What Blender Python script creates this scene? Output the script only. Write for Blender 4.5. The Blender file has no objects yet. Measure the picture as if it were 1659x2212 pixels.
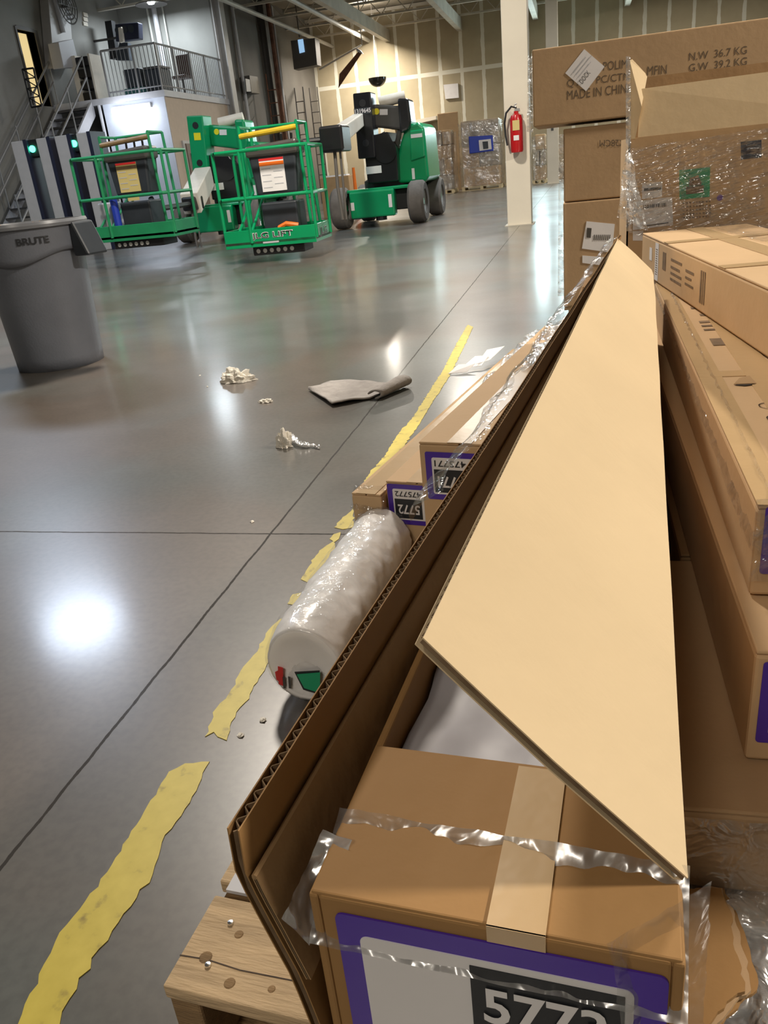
import bpy, math, random
from mathutils import Vector, Matrix, noise
random.seed(7)
PI=math.pi
col=bpy.context.scene.collection
sc=bpy.context.scene
# ---------------------------------------------------------------- camera
PW,PH,FPX=1659,2212,1700.0
CXP,CYP=PW/2,PH/2
ROT=Matrix(((0.9706931260272038,-0.0007727347309470778,0.24032115588222913),
            (0.21993294643959355,0.4059497801423577,-0.8870367946555374),
            (-0.0968728762550899,0.9138950590102822,0.3942226109226347)))
CAM=Vector((0,0,.86))
cam=bpy.data.cameras.new('camera'); camo=bpy.data.objects.new('camera',cam); col.objects.link(camo)
cam.sensor_fit='VERTICAL'; cam.sensor_height=36; cam.sensor_width=27; cam.lens=FPX/PH*36
cam.clip_start=.02; cam.clip_end=200
camo.matrix_world=Matrix.Translation(CAM)@ROT.to_4x4()
sc.camera=camo
def ray(u,v): return ROT@Vector(((u-CXP)/FPX,-(v-CYP)/FPX,-1))
def at(u,v,z=0.):
    r=ray(u,v); return CAM+r*((z-CAM.z)/r.z)
def aty(u,v,y):
    r=ray(u,v); return CAM+r*(y/r.y)
def atx(u,v,x):
    r=ray(u,v); return CAM+r*(x/r.x)
def atp(u,v,P,n):
    r=ray(u,v); return CAM+r*((Vector(P)-CAM).dot(n)/r.dot(n))
# ---------------------------------------------------------------- world, exposure
w=bpy.data.worlds.new('world'); sc.world=w; w.use_nodes=True
w.node_tree.nodes['Background'].inputs[0].default_value=(.9,.93,1,1)
w.node_tree.nodes['Background'].inputs[1].default_value=.0
sc.view_settings.view_transform='Standard'; sc.view_settings.look='None'
sc.view_settings.gamma=1; sc.view_settings.use_curve_mapping=False
sc.view_settings.exposure=0.0
def area(name,loc,power,size,color=(1,.95,.88),rot=(0,0,0),spread=PI):
    l=bpy.data.lights.new(name,'AREA'); l.shape='DISK'; l.size=size; l.energy=power; l.color=color; l.spread=spread
    o=bpy.data.objects.new(name,l); col.objects.link(o); o.location=loc; o.rotation_euler=rot; return o
COOL=(.82,.92,1); WARM=(1,.91,.79)
CEIL=6.3
# x, y, z, power, colour : the hall's high-bay lamps, last two added for far wall and film glints
LAMPS=[(-8.08,9.85,5.6,250,(.70,.82,1)),(-11.2,23.0,5.6,130,COOL),(-2.8,20,5.6,330,WARM),(-2.4,6.2,5.6,600,WARM),
       (-7.25,31.0,5.45,430,WARM),(6.4,2.6,5.6,1050,WARM),(-2.2,-3.4,5.6,70,WARM),(-1.2,15.4,5.6,330,COOL),(3.6,27.5,5.5,380,WARM),(-1.2,-4.4,5.6,120,WARM)]
# ---------------------------------------------------------------- materials
MATS={}
def nodes(name):
    m=bpy.data.materials.new(name); m.use_nodes=True; nt=m.node_tree; b=nt.nodes['Principled BSDF']; MATS[name]=m
    return m,nt,b
def pm(name,c,rough=.5,metal=0,spec=.5,var=.0,scale=8,bump=0,bscale=60,emit=None,es=0,alpha=1,coat=0,c2=None):
    m,nt,b=nodes(name); N=nt.nodes; L=nt.links
    b.inputs['Base Color'].default_value=(*c,1); b.inputs['Roughness'].default_value=rough
    b.inputs['Metallic'].default_value=metal; b.inputs['Specular IOR Level'].default_value=spec
    b.inputs['Alpha'].default_value=alpha; b.inputs['Coat Weight'].default_value=coat
    tc=N.new('ShaderNodeTexCoord')
    if var or c2:
        n=N.new('ShaderNodeTexNoise'); n.inputs['Scale'].default_value=scale; n.inputs['Detail'].default_value=5
        L.new(tc.outputs['Object'],n.inputs['Vector'])
        r=N.new('ShaderNodeValToRGB'); r.color_ramp.elements[0].position=.3; r.color_ramp.elements[1].position=.72
        a=tuple(x*(1-var) for x in c); d=c2 or tuple(min(1,x*(1+var)) for x in c)
        r.color_ramp.elements[0].color=(*a,1); r.color_ramp.elements[1].color=(*d,1)
        L.new(n.outputs['Fac'],r.inputs['Fac']); L.new(r.outputs['Color'],b.inputs['Base Color'])
    if bump:
        n2=N.new('ShaderNodeTexNoise'); n2.inputs['Scale'].default_value=bscale; n2.inputs['Detail'].default_value=4
        L.new(tc.outputs['Object'],n2.inputs['Vector'])
        bp=N.new('ShaderNodeBump'); bp.inputs['Strength'].default_value=bump; bp.inputs['Distance'].default_value=.01
        L.new(n2.outputs['Fac'],bp.inputs['Height']); L.new(bp.outputs['Normal'],b.inputs['Normal'])
    if emit:
        b.inputs['Emission Color'].default_value=(*emit,1); b.inputs['Emission Strength'].default_value=es
    return m
pm('card',(.44,.295,.165),.72,var=.06,scale=5,bump=.12,bscale=35,spec=.25)
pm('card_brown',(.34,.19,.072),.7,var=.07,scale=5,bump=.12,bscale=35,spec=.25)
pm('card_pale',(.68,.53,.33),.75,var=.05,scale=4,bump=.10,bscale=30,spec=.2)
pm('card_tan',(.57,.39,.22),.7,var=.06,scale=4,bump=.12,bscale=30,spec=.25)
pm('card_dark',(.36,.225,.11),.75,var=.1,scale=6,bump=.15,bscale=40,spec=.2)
pm('flute',(.20,.135,.08),.9,var=.3,scale=60,spec=.1)
pm('tape',(.52,.36,.19),.28,var=.05,scale=9,bump=.15,bscale=14,spec=.5,coat=.1)
pm('ink',(.14,.10,.065),.6,spec=.3); pm('ink_soft',(.21,.145,.09),.7,spec=.2,var=.25,scale=50)
pm('paper',(.78,.76,.76),.55,var=.04,spec=.4); pm('black_print',(.018,.02,.024),.5)
pm('purple',(.075,.028,.36),.35,spec=.5,var=.05)
pm('green_sticker',(.02,.36,.17),.4); pm('violet',(.16,.05,.4),.5)
pm('jlg_green',(.0,.29,.105),.28,var=.08,scale=3,spec=.6,coat=.3)
pm('jlg_green_dull',(.015,.25,.10),.45,var=.12,scale=5)
pm('dark_plastic',(.028,.034,.042),.45,var=.15,scale=6); pm('black',(.008,.008,.009),.5)
pm('blackpaint',(.012,.012,.014),.25,spec=.6); pm('darkgrey',(.07,.066,.06),.35,var=.1)
pm('rubber',(.13,.115,.1),.85,var=.2,scale=6,bump=.3,bscale=30); pm('rim',(.45,.45,.42),.4,metal=.3)
pm('creamwhite',(.72,.66,.56),.5,var=.05); pm('pillar_paint',(.74,.68,.56),.42,var=.05,scale=2,bump=.05,bscale=8)
pm('yellow_bar',(.62,.42,.02),.45,var=.15,scale=12); pm('brown_bar',(.22,.14,.06),.6,var=.2)
pm('yellow_sticker',(.8,.7,.02),.4); pm('label_cream',(.62,.5,.2),.5); pm('orange',(.8,.16,.01),.5); pm('redlabel',(.6,.03,.03),.4)
pm('blue',(.02,.05,.42),.4); pm('red',(.5,.008,.012),.25,coat=.5); pm('steel',(.5,.5,.5),.3,metal=.8,bump=.05)
pm('grey_can',(.145,.157,.185),.42,var=.08,scale=5,bump=.12,bscale=90,spec=.45)
pm('grey_rim',(.2,.21,.23),.3,var=.08,spec=.5)
pm('wall_grey',(.24,.235,.215),.75,var=.12,scale=1.2,bump=.1,bscale=5)
pm('wall_dark',(.13,.12,.105),.8,var=.15,scale=1.0,bump=.1,bscale=5)
pm('wall_brown',(.16,.125,.09),.8,var=.15,scale=.8)
pm('wall_bluewhite',(.62,.66,.74),.6,var=.03); pm('wall_beige',(.50,.40,.31),.7,var=.04)
pm('panel_grey',(.46,.44,.42),.5,var=.04); pm('railing_grey',(.3,.3,.3),.45,metal=.3); pm('stair_dark',(.09,.085,.08),.8,var=.2)
pm('stair_white',(.5,.5,.52),.5,var=.05); pm('navy',(.015,.018,.04),.4)
pm('ceiling_deck',(.24,.21,.16),.85,var=.2,scale=.8); pm('joist',(.5,.46,.38),.6,var=.15,scale=2); pm('pipe',(.42,.41,.37),.45,var=.1,scale=2)
pm('pipe_dark',(.1,.09,.08),.6); pm('rust',(.16,.07,.04),.8,var=.3)
pm('green_led',(0,1,.4),.4,emit=(.05,1,.5),es=9); pm('tube_light',(1,1,1),.4,emit=(.92,.96,1),es=14)
pm('lamp_glow',(1,1,1),.4,emit=(1,.93,.78),es=14); pm('lamp_glow_cool',(1,1,1),.4,emit=(.8,.92,1),es=14)
pm('added_glow',(.8,.9,.9),.3,emit=(.72,.95,1),es=16); pm('lit_room',(.8,.7,.4),.8,emit=(.95,.75,.38),es=.75); pm('tv_blue',(.3,.5,.7),.4,emit=(.35,.6,.9),es=.8)
pm('wood',(.55,.40,.24),.75,var=.22,scale=7,bump=.4,bscale=25,spec=.2); pm('wood_dark',(.27,.17,.08),.85,var=.25,scale=9,bump=.4)
pm('nail',(.8,.8,.8),.2,metal=1); pm('stain',(.07,.045,.03),.8,var=.4,scale=40)
pm('foam_grey',(.40,.385,.41),.45,var=.06,scale=7,bump=.3,bscale=9)
pm('felt',(.34,.315,.295),.95,var=.12,scale=30,bump=.3,bscale=120,spec=.1); pm('felt_dark',(.06,.055,.05),.95)
pm('tissue',(.74,.7,.62),.8,bump=.3,bscale=70); pm('white_film',(.9,.88,.87),.3,var=.03,scale=10,bump=.2,bscale=22,spec=.5,coat=.3)
pm('wrapped',(.48,.39,.29),.4,var=.35,scale=5,bump=.6,bscale=8,spec=.5); pm('mirror_dome',(.06,.06,.06),.12,metal=.6)
pm('wood_light',(.62,.5,.3),.7,var=.1); pm('brown_dirt',(.1,.055,.025),.9,var=.3,scale=20,bump=.5)
pm('doorbrown',(.16,.11,.075),.5); pm('glass_dark',(.02,.02,.025),.15); pm('teal',(.05,.2,.2),.5); pm('maroon',(.06,.02,.015),.6)
pm('tarp_grey',(.5,.5,.53),.5)
for wn in ('wood','wood_dark'):
    nt=MATS[wn].node_tree
    tcn=[n for n in nt.nodes if n.type=='TEX_COORD'][0]; mpn=nt.nodes.new('ShaderNodeMapping'); mpn.inputs['Scale'].default_value=(1.2,9,9)
    nt.links.new(tcn.outputs['Object'],mpn.inputs['Vector'])
    for n in nt.nodes:
        if n.type=='TEX_NOISE': nt.links.new(mpn.outputs['Vector'],n.inputs['Vector'])
# yellow floor tape, scuffed
m,nt,b=nodes('floor_tape'); N=nt.nodes; L=nt.links
tc=N.new('ShaderNodeTexCoord'); n=N.new('ShaderNodeTexNoise'); n.inputs['Scale'].default_value=28; n.inputs['Detail'].default_value=8
L.new(tc.outputs['Object'],n.inputs['Vector']); r=N.new('ShaderNodeValToRGB')
r.color_ramp.elements[0].position=.27; r.color_ramp.elements[0].color=(.22,.16,.03,1)
r.color_ramp.elements[1].position=.40; r.color_ramp.elements[1].color=(.54,.43,.05,1)
e=r.color_ramp.elements.new(.75); e.color=(.62,.50,.07,1)
L.new(n.outputs['Fac'],r.inputs['Fac']); L.new(r.outputs['Color'],b.inputs['Base Color']); b.inputs['Roughness'].default_value=.5
# clear stretch film
def film(name,fac,rough,bscale,strength,tint=(1,1,1),diff=.25):
    m,nt,b=nodes(name); N=nt.nodes; L=nt.links
    tc=N.new('ShaderNodeTexCoord'); mp=N.new('ShaderNodeMapping'); mp.inputs['Scale'].default_value=(1,1,1)
    L.new(tc.outputs['Object'],mp.inputs['Vector'])
    n=N.new('ShaderNodeTexNoise'); n.inputs['Scale'].default_value=bscale; n.inputs['Detail'].default_value=3; n.inputs['Distortion'].default_value=.6
    L.new(mp.outputs['Vector'],n.inputs['Vector'])
    bp=N.new('ShaderNodeBump'); bp.inputs['Strength'].default_value=strength; bp.inputs['Distance'].default_value=.02
    L.new(n.outputs['Fac'],bp.inputs['Height'])
    b.inputs['Base Color'].default_value=(*[diff*t for t in tint],1); b.inputs['Roughness'].default_value=rough
    b.inputs['Specular IOR Level'].default_value=1; L.new(bp.outputs['Normal'],b.inputs['Normal'])
    t=N.new('ShaderNodeBsdfTransparent'); g=N.new('ShaderNodeBsdfGlossy'); g.inputs['Roughness'].default_value=rough
    L.new(bp.outputs['Normal'],g.inputs['Normal'])
    mx0=N.new('ShaderNodeMixShader'); mx0.inputs[0].default_value=.6; L.new(b.outputs[0],mx0.inputs[1]); L.new(g.outputs[0],mx0.inputs[2])
    mx=N.new('ShaderNodeMixShader')
    rp=N.new('ShaderNodeMapRange'); rp.inputs['From Min'].default_value=.35; rp.inputs['From Max'].default_value=.7
    rp.inputs['To Min'].default_value=fac*.5; rp.inputs['To Max'].default_value=min(1,fac*1.6)
    L.new(n.outputs['Fac'],rp.inputs['Value']); L.new(rp.outputs['Result'],mx.inputs[0])
    L.new(t.outputs[0],mx.inputs[1]); L.new(mx0.outputs[0],mx.inputs[2]); L.new(mx.outputs[0],N['Material Output'].inputs['Surface'])
film('film',.26,.14,30,.8); film('film_haze',.42,.28,26,.7,diff=.5); film('film_wrap',.27,.09,30,.5,diff=.4); film('film_thin',.14,.12,30,.6,diff=.6); film('film_far',.30,.16,10,1.0); film('film_milky',.55,.2,24,.8,diff=.85)
# polished concrete floor with sawn joints
m,nt,b=nodes('concrete'); N=nt.nodes; L=nt.links
geo=N.new('ShaderNodeNewGeometry'); sp=N.new('ShaderNodeSeparateXYZ'); L.new(geo.outputs['Position'],sp.inputs[0])
def mth(op,a,b2=None,c=None):
    n=N.new('ShaderNodeMath'); n.operation=op
    for i,x in enumerate((a,b2,c)):
        if x is None: continue
        if isinstance(x,(int,float)): n.inputs[i].default_value=x
        else: L.new(x,n.inputs[i])
    return n.outputs[0]
wob=N.new('ShaderNodeTexNoise'); wob.inputs['Scale'].default_value=9; L.new(geo.outputs['Position'],wob.inputs['Vector'])
wb=mth('MULTIPLY_ADD',wob.outputs['Fac'],.008,-.004)
fine=N.new('ShaderNodeTexNoise'); fine.inputs['Scale'].default_value=60; fine.inputs['Detail'].default_value=6; L.new(geo.outputs['Position'],fine.inputs['Vector'])
jd=[mth('ABSOLUTE',mth('ADD',mth('SUBTRACT',sp.outputs['X'],-.806),wb))]
for yy in (1.79,11.85,28.0): jd.append(mth('ABSOLUTE',mth('ADD',mth('SUBTRACT',sp.outputs['Y'],yy),wb)))
d=jd[0]
for x in jd[1:]: d=mth('MINIMUM',d,x)
jw=mth('MULTIPLY_ADD',fine.outputs['Fac'],.004,.0012)
joint=mth('LESS_THAN',d,jw)
n1=N.new('ShaderNodeTexNoise'); n1.inputs['Scale'].default_value=1.3; n1.inputs['Detail'].default_value=6; n1.inputs['Roughness'].default_value=.6; L.new(geo.outputs['Position'],n1.inputs['Vector'])
r=N.new('ShaderNodeValToRGB'); E=r.color_ramp.elements; E[0].position=.3; E[0].color=(.082,.074,.067,1); E[1].position=.72; E[1].color=(.132,.130,.126,1)
L.new(n1.outputs['Fac'],r.inputs['Fac'])
nb_=N.new('ShaderNodeTexNoise'); nb_.inputs['Scale'].default_value=.55; nb_.inputs['Detail'].default_value=4; nb_.inputs['Distortion'].default_value=.8; L.new(geo.outputs['Position'],nb_.inputs['Vector'])
rb=N.new('ShaderNodeValToRGB'); rb.color_ramp.elements[0].position=.42; rb.color_ramp.elements[0].color=(1.0,.84,.72,1); rb.color_ramp.elements[1].position=.56; rb.color_ramp.elements[1].color=(.92,1.0,.97,1)
L.new(nb_.outputs['Fac'],rb.inputs['Fac']); mb_=N.new('ShaderNodeMix'); mb_.data_type='RGBA'; mb_.blend_type='MULTIPLY'; mb_.inputs[0].default_value=1
L.new(r.outputs['Color'],mb_.inputs[6]); L.new(rb.outputs['Color'],mb_.inputs[7])
sc1=N.new('ShaderNodeMix'); sc1.data_type='RGBA'; sc1.blend_type='MULTIPLY'; sc1.inputs[0].default_value=.35
L.new(mb_.outputs[2],sc1.inputs[6]); 
r2=N.new('ShaderNodeValToRGB'); r2.color_ramp.elements[0].position=.35; r2.color_ramp.elements[0].color=(.5,.5,.5,1); r2.color_ramp.elements[1].position=.6
L.new(fine.outputs['Fac'],r2.inputs['Fac']); L.new(r2.outputs['Color'],sc1.inputs[7])
mixj=N.new('ShaderNodeMix'); mixj.data_type='RGBA'; L.new(joint,mixj.inputs[0]); L.new(sc1.outputs[2],mixj.inputs[6]); mixj.inputs[7].default_value=(.018,.014,.011,1)
L.new(mixj.outputs[2],b.inputs['Base Color'])
n3=N.new('ShaderNodeTexNoise'); n3.inputs['Scale'].default_value=.7; n3.inputs['Detail'].default_value=7; L.new(geo.outputs['Position'],n3.inputs['Vector'])
mr=N.new('ShaderNodeMapRange'); mr.inputs['From Min'].default_value=.3; mr.inputs['From Max'].default_value=.7; mr.inputs['To Min'].default_value=.28; mr.inputs['To Max'].default_value=.42
L.new(n3.outputs['Fac'],mr.inputs['Value']); rr=mth('MAXIMUM',mr.outputs['Result'],mth('MULTIPLY',joint,.9)); L.new(rr,b.inputs['Roughness'])
b.inputs['Specular IOR Level'].default_value=.7
b.inputs['Coat Weight'].default_value=.42; b.inputs['Coat Roughness'].default_value=.155; b.inputs['Coat IOR'].default_value=1.6
bp=N.new('ShaderNodeBump'); bp.inputs['Strength'].default_value=.05; bp.inputs['Distance'].default_value=.003
L.new(wob.outputs['Fac'],bp.inputs['Height']); L.new(bp.outputs['Normal'],b.inputs['Normal'])
# drywall with taped seams (far wall)
m,nt,b=nodes('drywall'); N=nt.nodes; L=nt.links
geo=N.new('ShaderNodeNewGeometry'); sp=N.new('ShaderNodeSeparateXYZ'); L.new(geo.outputs['Position'],sp.inputs[0])
wob=N.new('ShaderNodeTexNoise'); wob.inputs['Scale'].default_value=2.5; wob.inputs['Detail'].default_value=5; L.new(geo.outputs['Position'],wob.inputs['Vector'])
vx=mth('PINGPONG',mth('ADD',sp.outputs['X'],9.8),.4)
s1=mth('LESS_THAN',vx,mth('MULTIPLY_ADD',wob.outputs['Fac'],.09,.015))
s2=mth('LESS_THAN',mth('ABSOLUTE',mth('SUBTRACT',sp.outputs['Z'],4.03)),.07)
s=mth('MAXIMUM',s1,s2)
mx=N.new('ShaderNodeMix'); mx.data_type='RGBA'; L.new(s,mx.inputs[0]); 
r=N.new('ShaderNodeValToRGB'); r.color_ramp.elements[0].color=(.37,.31,.20,1); r.color_ramp.elements[1].color=(.46,.39,.26,1); L.new(wob.outputs['Fac'],r.inputs['Fac']); L.new(r.outputs['Color'],mx.inputs[6])
mx.inputs[7].default_value=(.72,.69,.58,1); L.new(mx.outputs[2],b.inputs['Base Color']); b.inputs['Roughness'].default_value=.8
# ---------------------------------------------------------------- mesh tools
FR={}      # world frame of every empty / mesh
class MB:
    def __init__(s): s.v=[]; s.f=[]
    def add(s,vs,fs):
        o=len(s.v); s.v+=[Vector(p) for p in vs]; s.f+=[tuple(i+o for i in f) for f in fs]; return s
    def hexa(s,p): # 8 points: bottom 4 ccw, top 4 ccw
        return s.add(p,[(3,2,1,0),(4,5,6,7),(0,1,5,4),(1,2,6,5),(2,3,7,6),(3,0,4,7)])
    def box(s,x0,x1,y0,y1,z0,z1,M=None):
        p=[Vector(q) for q in ((x0,y0,z0),(x1,y0,z0),(x1,y1,z0),(x0,y1,z0),(x0,y0,z1),(x1,y0,z1),(x1,y1,z1),(x0,y1,z1))]
        if M: p=[M@q for q in p]
        return s.hexa(p)
    def prism(s,poly,off):
        n=len(poly); off=Vector(off); P=[Vector(p) for p in poly]
        return s.add(P+[p+off for p in P],[tuple(range(n))[::-1],tuple(range(n,2*n))]+[(i,(i+1)%n,n+(i+1)%n,n+i) for i in range(n)])
    def tube(s,path,r,n=8,r1=None,cap=True):
        path=[Vector(p) for p in path]; m=len(path); o=len(s.v); up=None
        for i,p in enumerate(path):
            t=(path[min(i+1,m-1)]-path[max(i-1,0)]).normalized()
            a=up if up is not None else (Vector((0,0,1)) if abs(t.z)<.9 else Vector((1,0,0)))
            bb=(a-t*a.dot(t)).normalized(); c=t.cross(bb); up=bb
            rr=r if r1 is None else r+(r1-r)*i/(m-1)
            for k in range(n):
                an=2*PI*k/n; s.v.append(p+bb*math.cos(an)*rr+c*math.sin(an)*rr)
        for i in range(m-1):
            for k in range(n):
                k2=(k+1)%n; s.f.append((o+i*n+k,o+i*n+k2,o+(i+1)*n+k2,o+(i+1)*n+k))
        if cap:
            s.f.append(tuple(o+k for k in range(n))[::-1]); s.f.append(tuple(o+(m-1)*n+k for k in range(n)))
        return s
    def lathe(s,prof,c=(0,0,0),axis='z',n=32,closed=False):
        o=len(s.v); c=Vector(c); m=len(prof)
        for r,h in prof:
            for k in range(n):
                a=2*PI*k/n; x,y=r*math.cos(a),r*math.sin(a)
                q=Vector((x,y,h)) if axis=='z' else (Vector((h,x,y)) if axis=='x' else Vector((x,h,y)))
                s.v.append(c+q)
        for i in range(m-1 if not closed else m):
            j=(i+1)%m
            for k in range(n):
                k2=(k+1)%n; s.f.append((o+i*n+k,o+i*n+k2,o+j*n+k2,o+j*n+k))
        if not closed:
            s.f.append(tuple(o+k for k in range(n))[::-1]); s.f.append(tuple(o+(m-1)*n+k for k in range(n)))
        return s
    def grid(s,fn,nu,nv):
        o=len(s.v)
        for j in range(nv+1):
            for i in range(nu+1): s.v.append(Vector(fn(i/nu,j/nv)))
        for j in range(nv):
            for i in range(nu):
                a=o+j*(nu+1)+i; s.f.append((a,a+1,a+nu+2,a+nu+1))
        return s
    def build(s,name,mat,parent=None,bevel=0,smooth=False,solid=0,sub=0,segs=2):
        me=bpy.data.meshes.new(name)
        if parent is None:
            xs=[p.x for p in s.v]; ys=[p.y for p in s.v]; zs=[p.z for p in s.v]
            M=Matrix.Translation(((min(xs)+max(xs))/2,(min(ys)+max(ys))/2,min(zs)))
        else: M=FR[parent.name]
        I=M.inverted(); me.from_pydata([I@p for p in s.v],[],s.f); me.update()
        o=bpy.data.objects.new(name,me); col.objects.link(o); FR[o.name]=M
        if parent is None: o.matrix_world=M
        else: o.parent=parent
        me.materials.append(MATS[mat])
        import bmesh
        bm=bmesh.new(); bm.from_mesh(me); bmesh.ops.recalc_face_normals(bm,faces=bm.faces); bm.to_mesh(me); bm.free()
        if smooth:
            me.shade_smooth()
            if smooth!='all': me.set_sharp_from_angle(angle=math.radians(35))
        if solid:
            md=o.modifiers.new('solidify','SOLIDIFY'); md.thickness=solid; md.offset=0
        if bevel:
            md=o.modifiers.new('bevel','BEVEL'); md.width=bevel; md.segments=segs; md.limit_method='ANGLE'; md.angle_limit=math.radians(40)
        if sub:
            md=o.modifiers.new('subsurf','SUBSURF'); md.levels=sub; md.render_levels=sub
        return o
def tag(o,label,cat=None,group=None,kind=None):
    if label: o['label']=label
    if cat: o['category']=cat
    if group: o['group']=group
    if kind: o['kind']=kind
    return o
def thing(name,label,cat,loc,rotz=0,group=None):
    o=bpy.data.objects.new(name,None); col.objects.link(o); o.empty_display_size=.1
    M=Matrix.Translation(Vector(loc))@Matrix.Rotation(rotz,4,'Z'); o.matrix_world=M; FR[o.name]=M
    return tag(o,label,cat,group)
def struct(name,mb,mat,**k):
    o=mb.build(name,mat,**k); o['kind']='structure'; return o
def bx(x0,x1,y0,y1,z0,z1,M=None): return MB().box(x0,x1,y0,y1,z0,z1,M)
def text(name,body,O,R_,U,width,height,mat,parent,thick=.0006,bold=0):
    """lettering mesh: O lower-left corner (world), R_ / U unit right / up, scaled to width x height"""
    cu=bpy.data.curves.new(name,'FONT'); cu.body=body; cu.extrude=0; cu.resolution_u=3; cu.offset=bold
    to=bpy.data.objects.new('t',cu); me=bpy.data.meshes.new_from_object(to)
    xs=[v.co.x for v in me.vertices]; ys=[v.co.y for v in me.vertices]
    x0,x1,y0,y1=min(xs),max(xs),min(ys),max(ys); R_=Vector(R_).normalized(); U=Vector(U).normalized(); nrm=R_.cross(U)
    mb=MB(); mb.v=[Vector(O)+R_*((v.co.x-x0)/(x1-x0)*width)+U*((v.co.y-y0)/(y1-y0)*height)+nrm*thick for v in me.vertices]
    mb.f=[tuple(p.vertices) for p in me.polygons]
    bpy.data.objects.remove(to); bpy.data.meshes.remove(me); bpy.data.curves.remove(cu)
    return mb.build(name,mat,parent)
def plate(O,R_,U,x0,x1,y0,y1,t0,t1,rad=0):
    """thin plate on a surface: O origin, R_/U in-plane, thickness t0..t1 along the normal"""
    O=Vector(O); R_=Vector(R_).normalized(); U=Vector(U).normalized(); n=R_.cross(U)
    if rad:
        pts=[]
        for cx,cy,a0 in ((x1-rad,y0+rad,-90),(x1-rad,y1-rad,0),(x0+rad,y1-rad,90),(x0+rad,y0+rad,180)):
            for k in range(6):
                a=math.radians(a0+k*18); pts.append((cx+rad*math.cos(a),cy+rad*math.sin(a)))
    else: pts=[(x0,y0),(x1,y0),(x1,y1),(x0,y1)]
    return MB().prism([O+R_*a+U*b+n*t0 for a,b in pts],n*(t1-t0))
def filmsheet(name,P00,P10,P01,P11,mat,parent,amp=.006,fr=22,nu=60,nv=12,nrm=None,seed=0,solid=0):
    P00,P10,P01,P11=map(Vector,(P00,P10,P01,P11))
    n=nrm or (P10-P00).cross(P01-P00).normalized()
    def fn(a,b):
        p=P00*(1-a)*(1-b)+P10*a*(1-b)+P01*(1-a)*b+P11*a*b
        q=p*fr+Vector((seed,seed*2.1,0)); return p+n*amp*(noise.noise(q)+.6*noise.noise(q*2.7))+Vector((0,0,1))*amp*.4*noise.noise(q*1.7+Vector((9,0,0)))
    return MB().grid(fn,nu,nv).build(name,mat,parent,smooth='all',solid=solid)
# ---------------------------------------------------------------- room shell
struct('floor',bx(-16,9,-6,34,-.1,0),'concrete')
struct('ceiling',bx(-16,9,-6,34,CEIL,CEIL+.15),'ceiling_deck')
struct('wall_back',bx(-16,9,33,33.25,0,CEIL),'drywall')
# wide daylight window added unseen behind the rear carton stack for a floor streak
wf=MB(); wx0,wx1,wz0,wz1=-1.62,1.3,2.25,4.2
for q_ in ((wx0-.06,wx0,wz0-.06,wz1+.06),(wx1,wx1+.06,wz0-.06,wz1+.06),(wx0,wx1,wz0-.06,wz0),(wx0,wx1,wz1,wz1+.06),((wx0+wx1)/2-.02,(wx0+wx1)/2+.02,wz0,wz1),(wx0,wx1,3.2,3.24)): wf.box(q_[0],q_[1],32.93,33.0,q_[2],q_[3])
wo=struct('added_window_1',wf,'creamwhite'); pane_=MB().box(wx0,wx1,32.97,32.99,wz0,wz1).build('pane','added_glow',wo)
XL,XR=-9.85,-12.9
struct('wall_left',bx(XL-.2,XL,24.2,33,0,CEIL),'wall_dark')
struct('wall_left_return',bx(XR,XL-.2,24.2,24.4,0,CEIL),'wall_grey')
# stepped recess wall with an opening for the lit upstairs doorway
dd=[atx(*q_,XR) for q_ in ((45,72),(80,66),(66,228),(102,228))]
dy0,dy1,dz0,dz1=(dd[0].y+dd[2].y)/2,(dd[1].y+dd[3].y)/2,(dd[2].z+dd[3].z)/2,(dd[0].z+dd[1].z)/2
wl=MB(); wl.box(XR-.2,XR,-6,dy0,0,CEIL); wl.box(XR-.2,XR,dy1,24.4,0,CEIL); wl.box(XR-.2,XR,dy0,dy1,0,dz0); wl.box(XR-.2,XR,dy0,dy1,dz1,CEIL)
struct('wall_left_rear',wl,'wall_grey')
struct('wall_right',bx(8.8,9,-6,33,0,CEIL),'wall_grey')
struct('wall_front',bx(-16,9,-6.2,-6,0,CEIL),'wall_grey')
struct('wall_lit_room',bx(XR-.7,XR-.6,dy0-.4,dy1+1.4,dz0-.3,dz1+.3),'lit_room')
df=MB(); df.box(XR-.22,XR+.03,dy0-.06,dy0,dz0,dz1+.06); df.box(XR-.22,XR+.03,dy1,dy1+.12,dz0,dz1+.06); df.box(XR-.22,XR+.03,dy0,dy1,dz1,dz1+.08)
struct('trim_1',df,'pipe_dark')
# joists and beams under the deck
k=0
for y in [2+2.35*i for i in range(14)]:
    k+=1; j=MB(); j.box(XL if y>24.2 else XR,8.8,y-.05,y+.05,CEIL-.12,CEIL-.02); j.box(XL if y>24.2 else XR,8.8,y-.05,y+.05,CEIL-.62,CEIL-.56)
    x=-9.6 if y>24.2 else -12.6; up=0
    while x<8:
        j.tube([(x,y,CEIL-.58 if up else CEIL-.08),(x+.45,y,CEIL-.08 if up else CEIL-.58)],.016,5); x+=.45; up=1-up
    struct('trim_%d'%(k+1),j,'joist')
for x in (-6.9,-4.2,-1.5,1.6):
    k+=1; struct('trim_%d'%(k+1),bx(x-.09,x+.09,24,33,CEIL-1.02,CEIL-.64),'joist')
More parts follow.
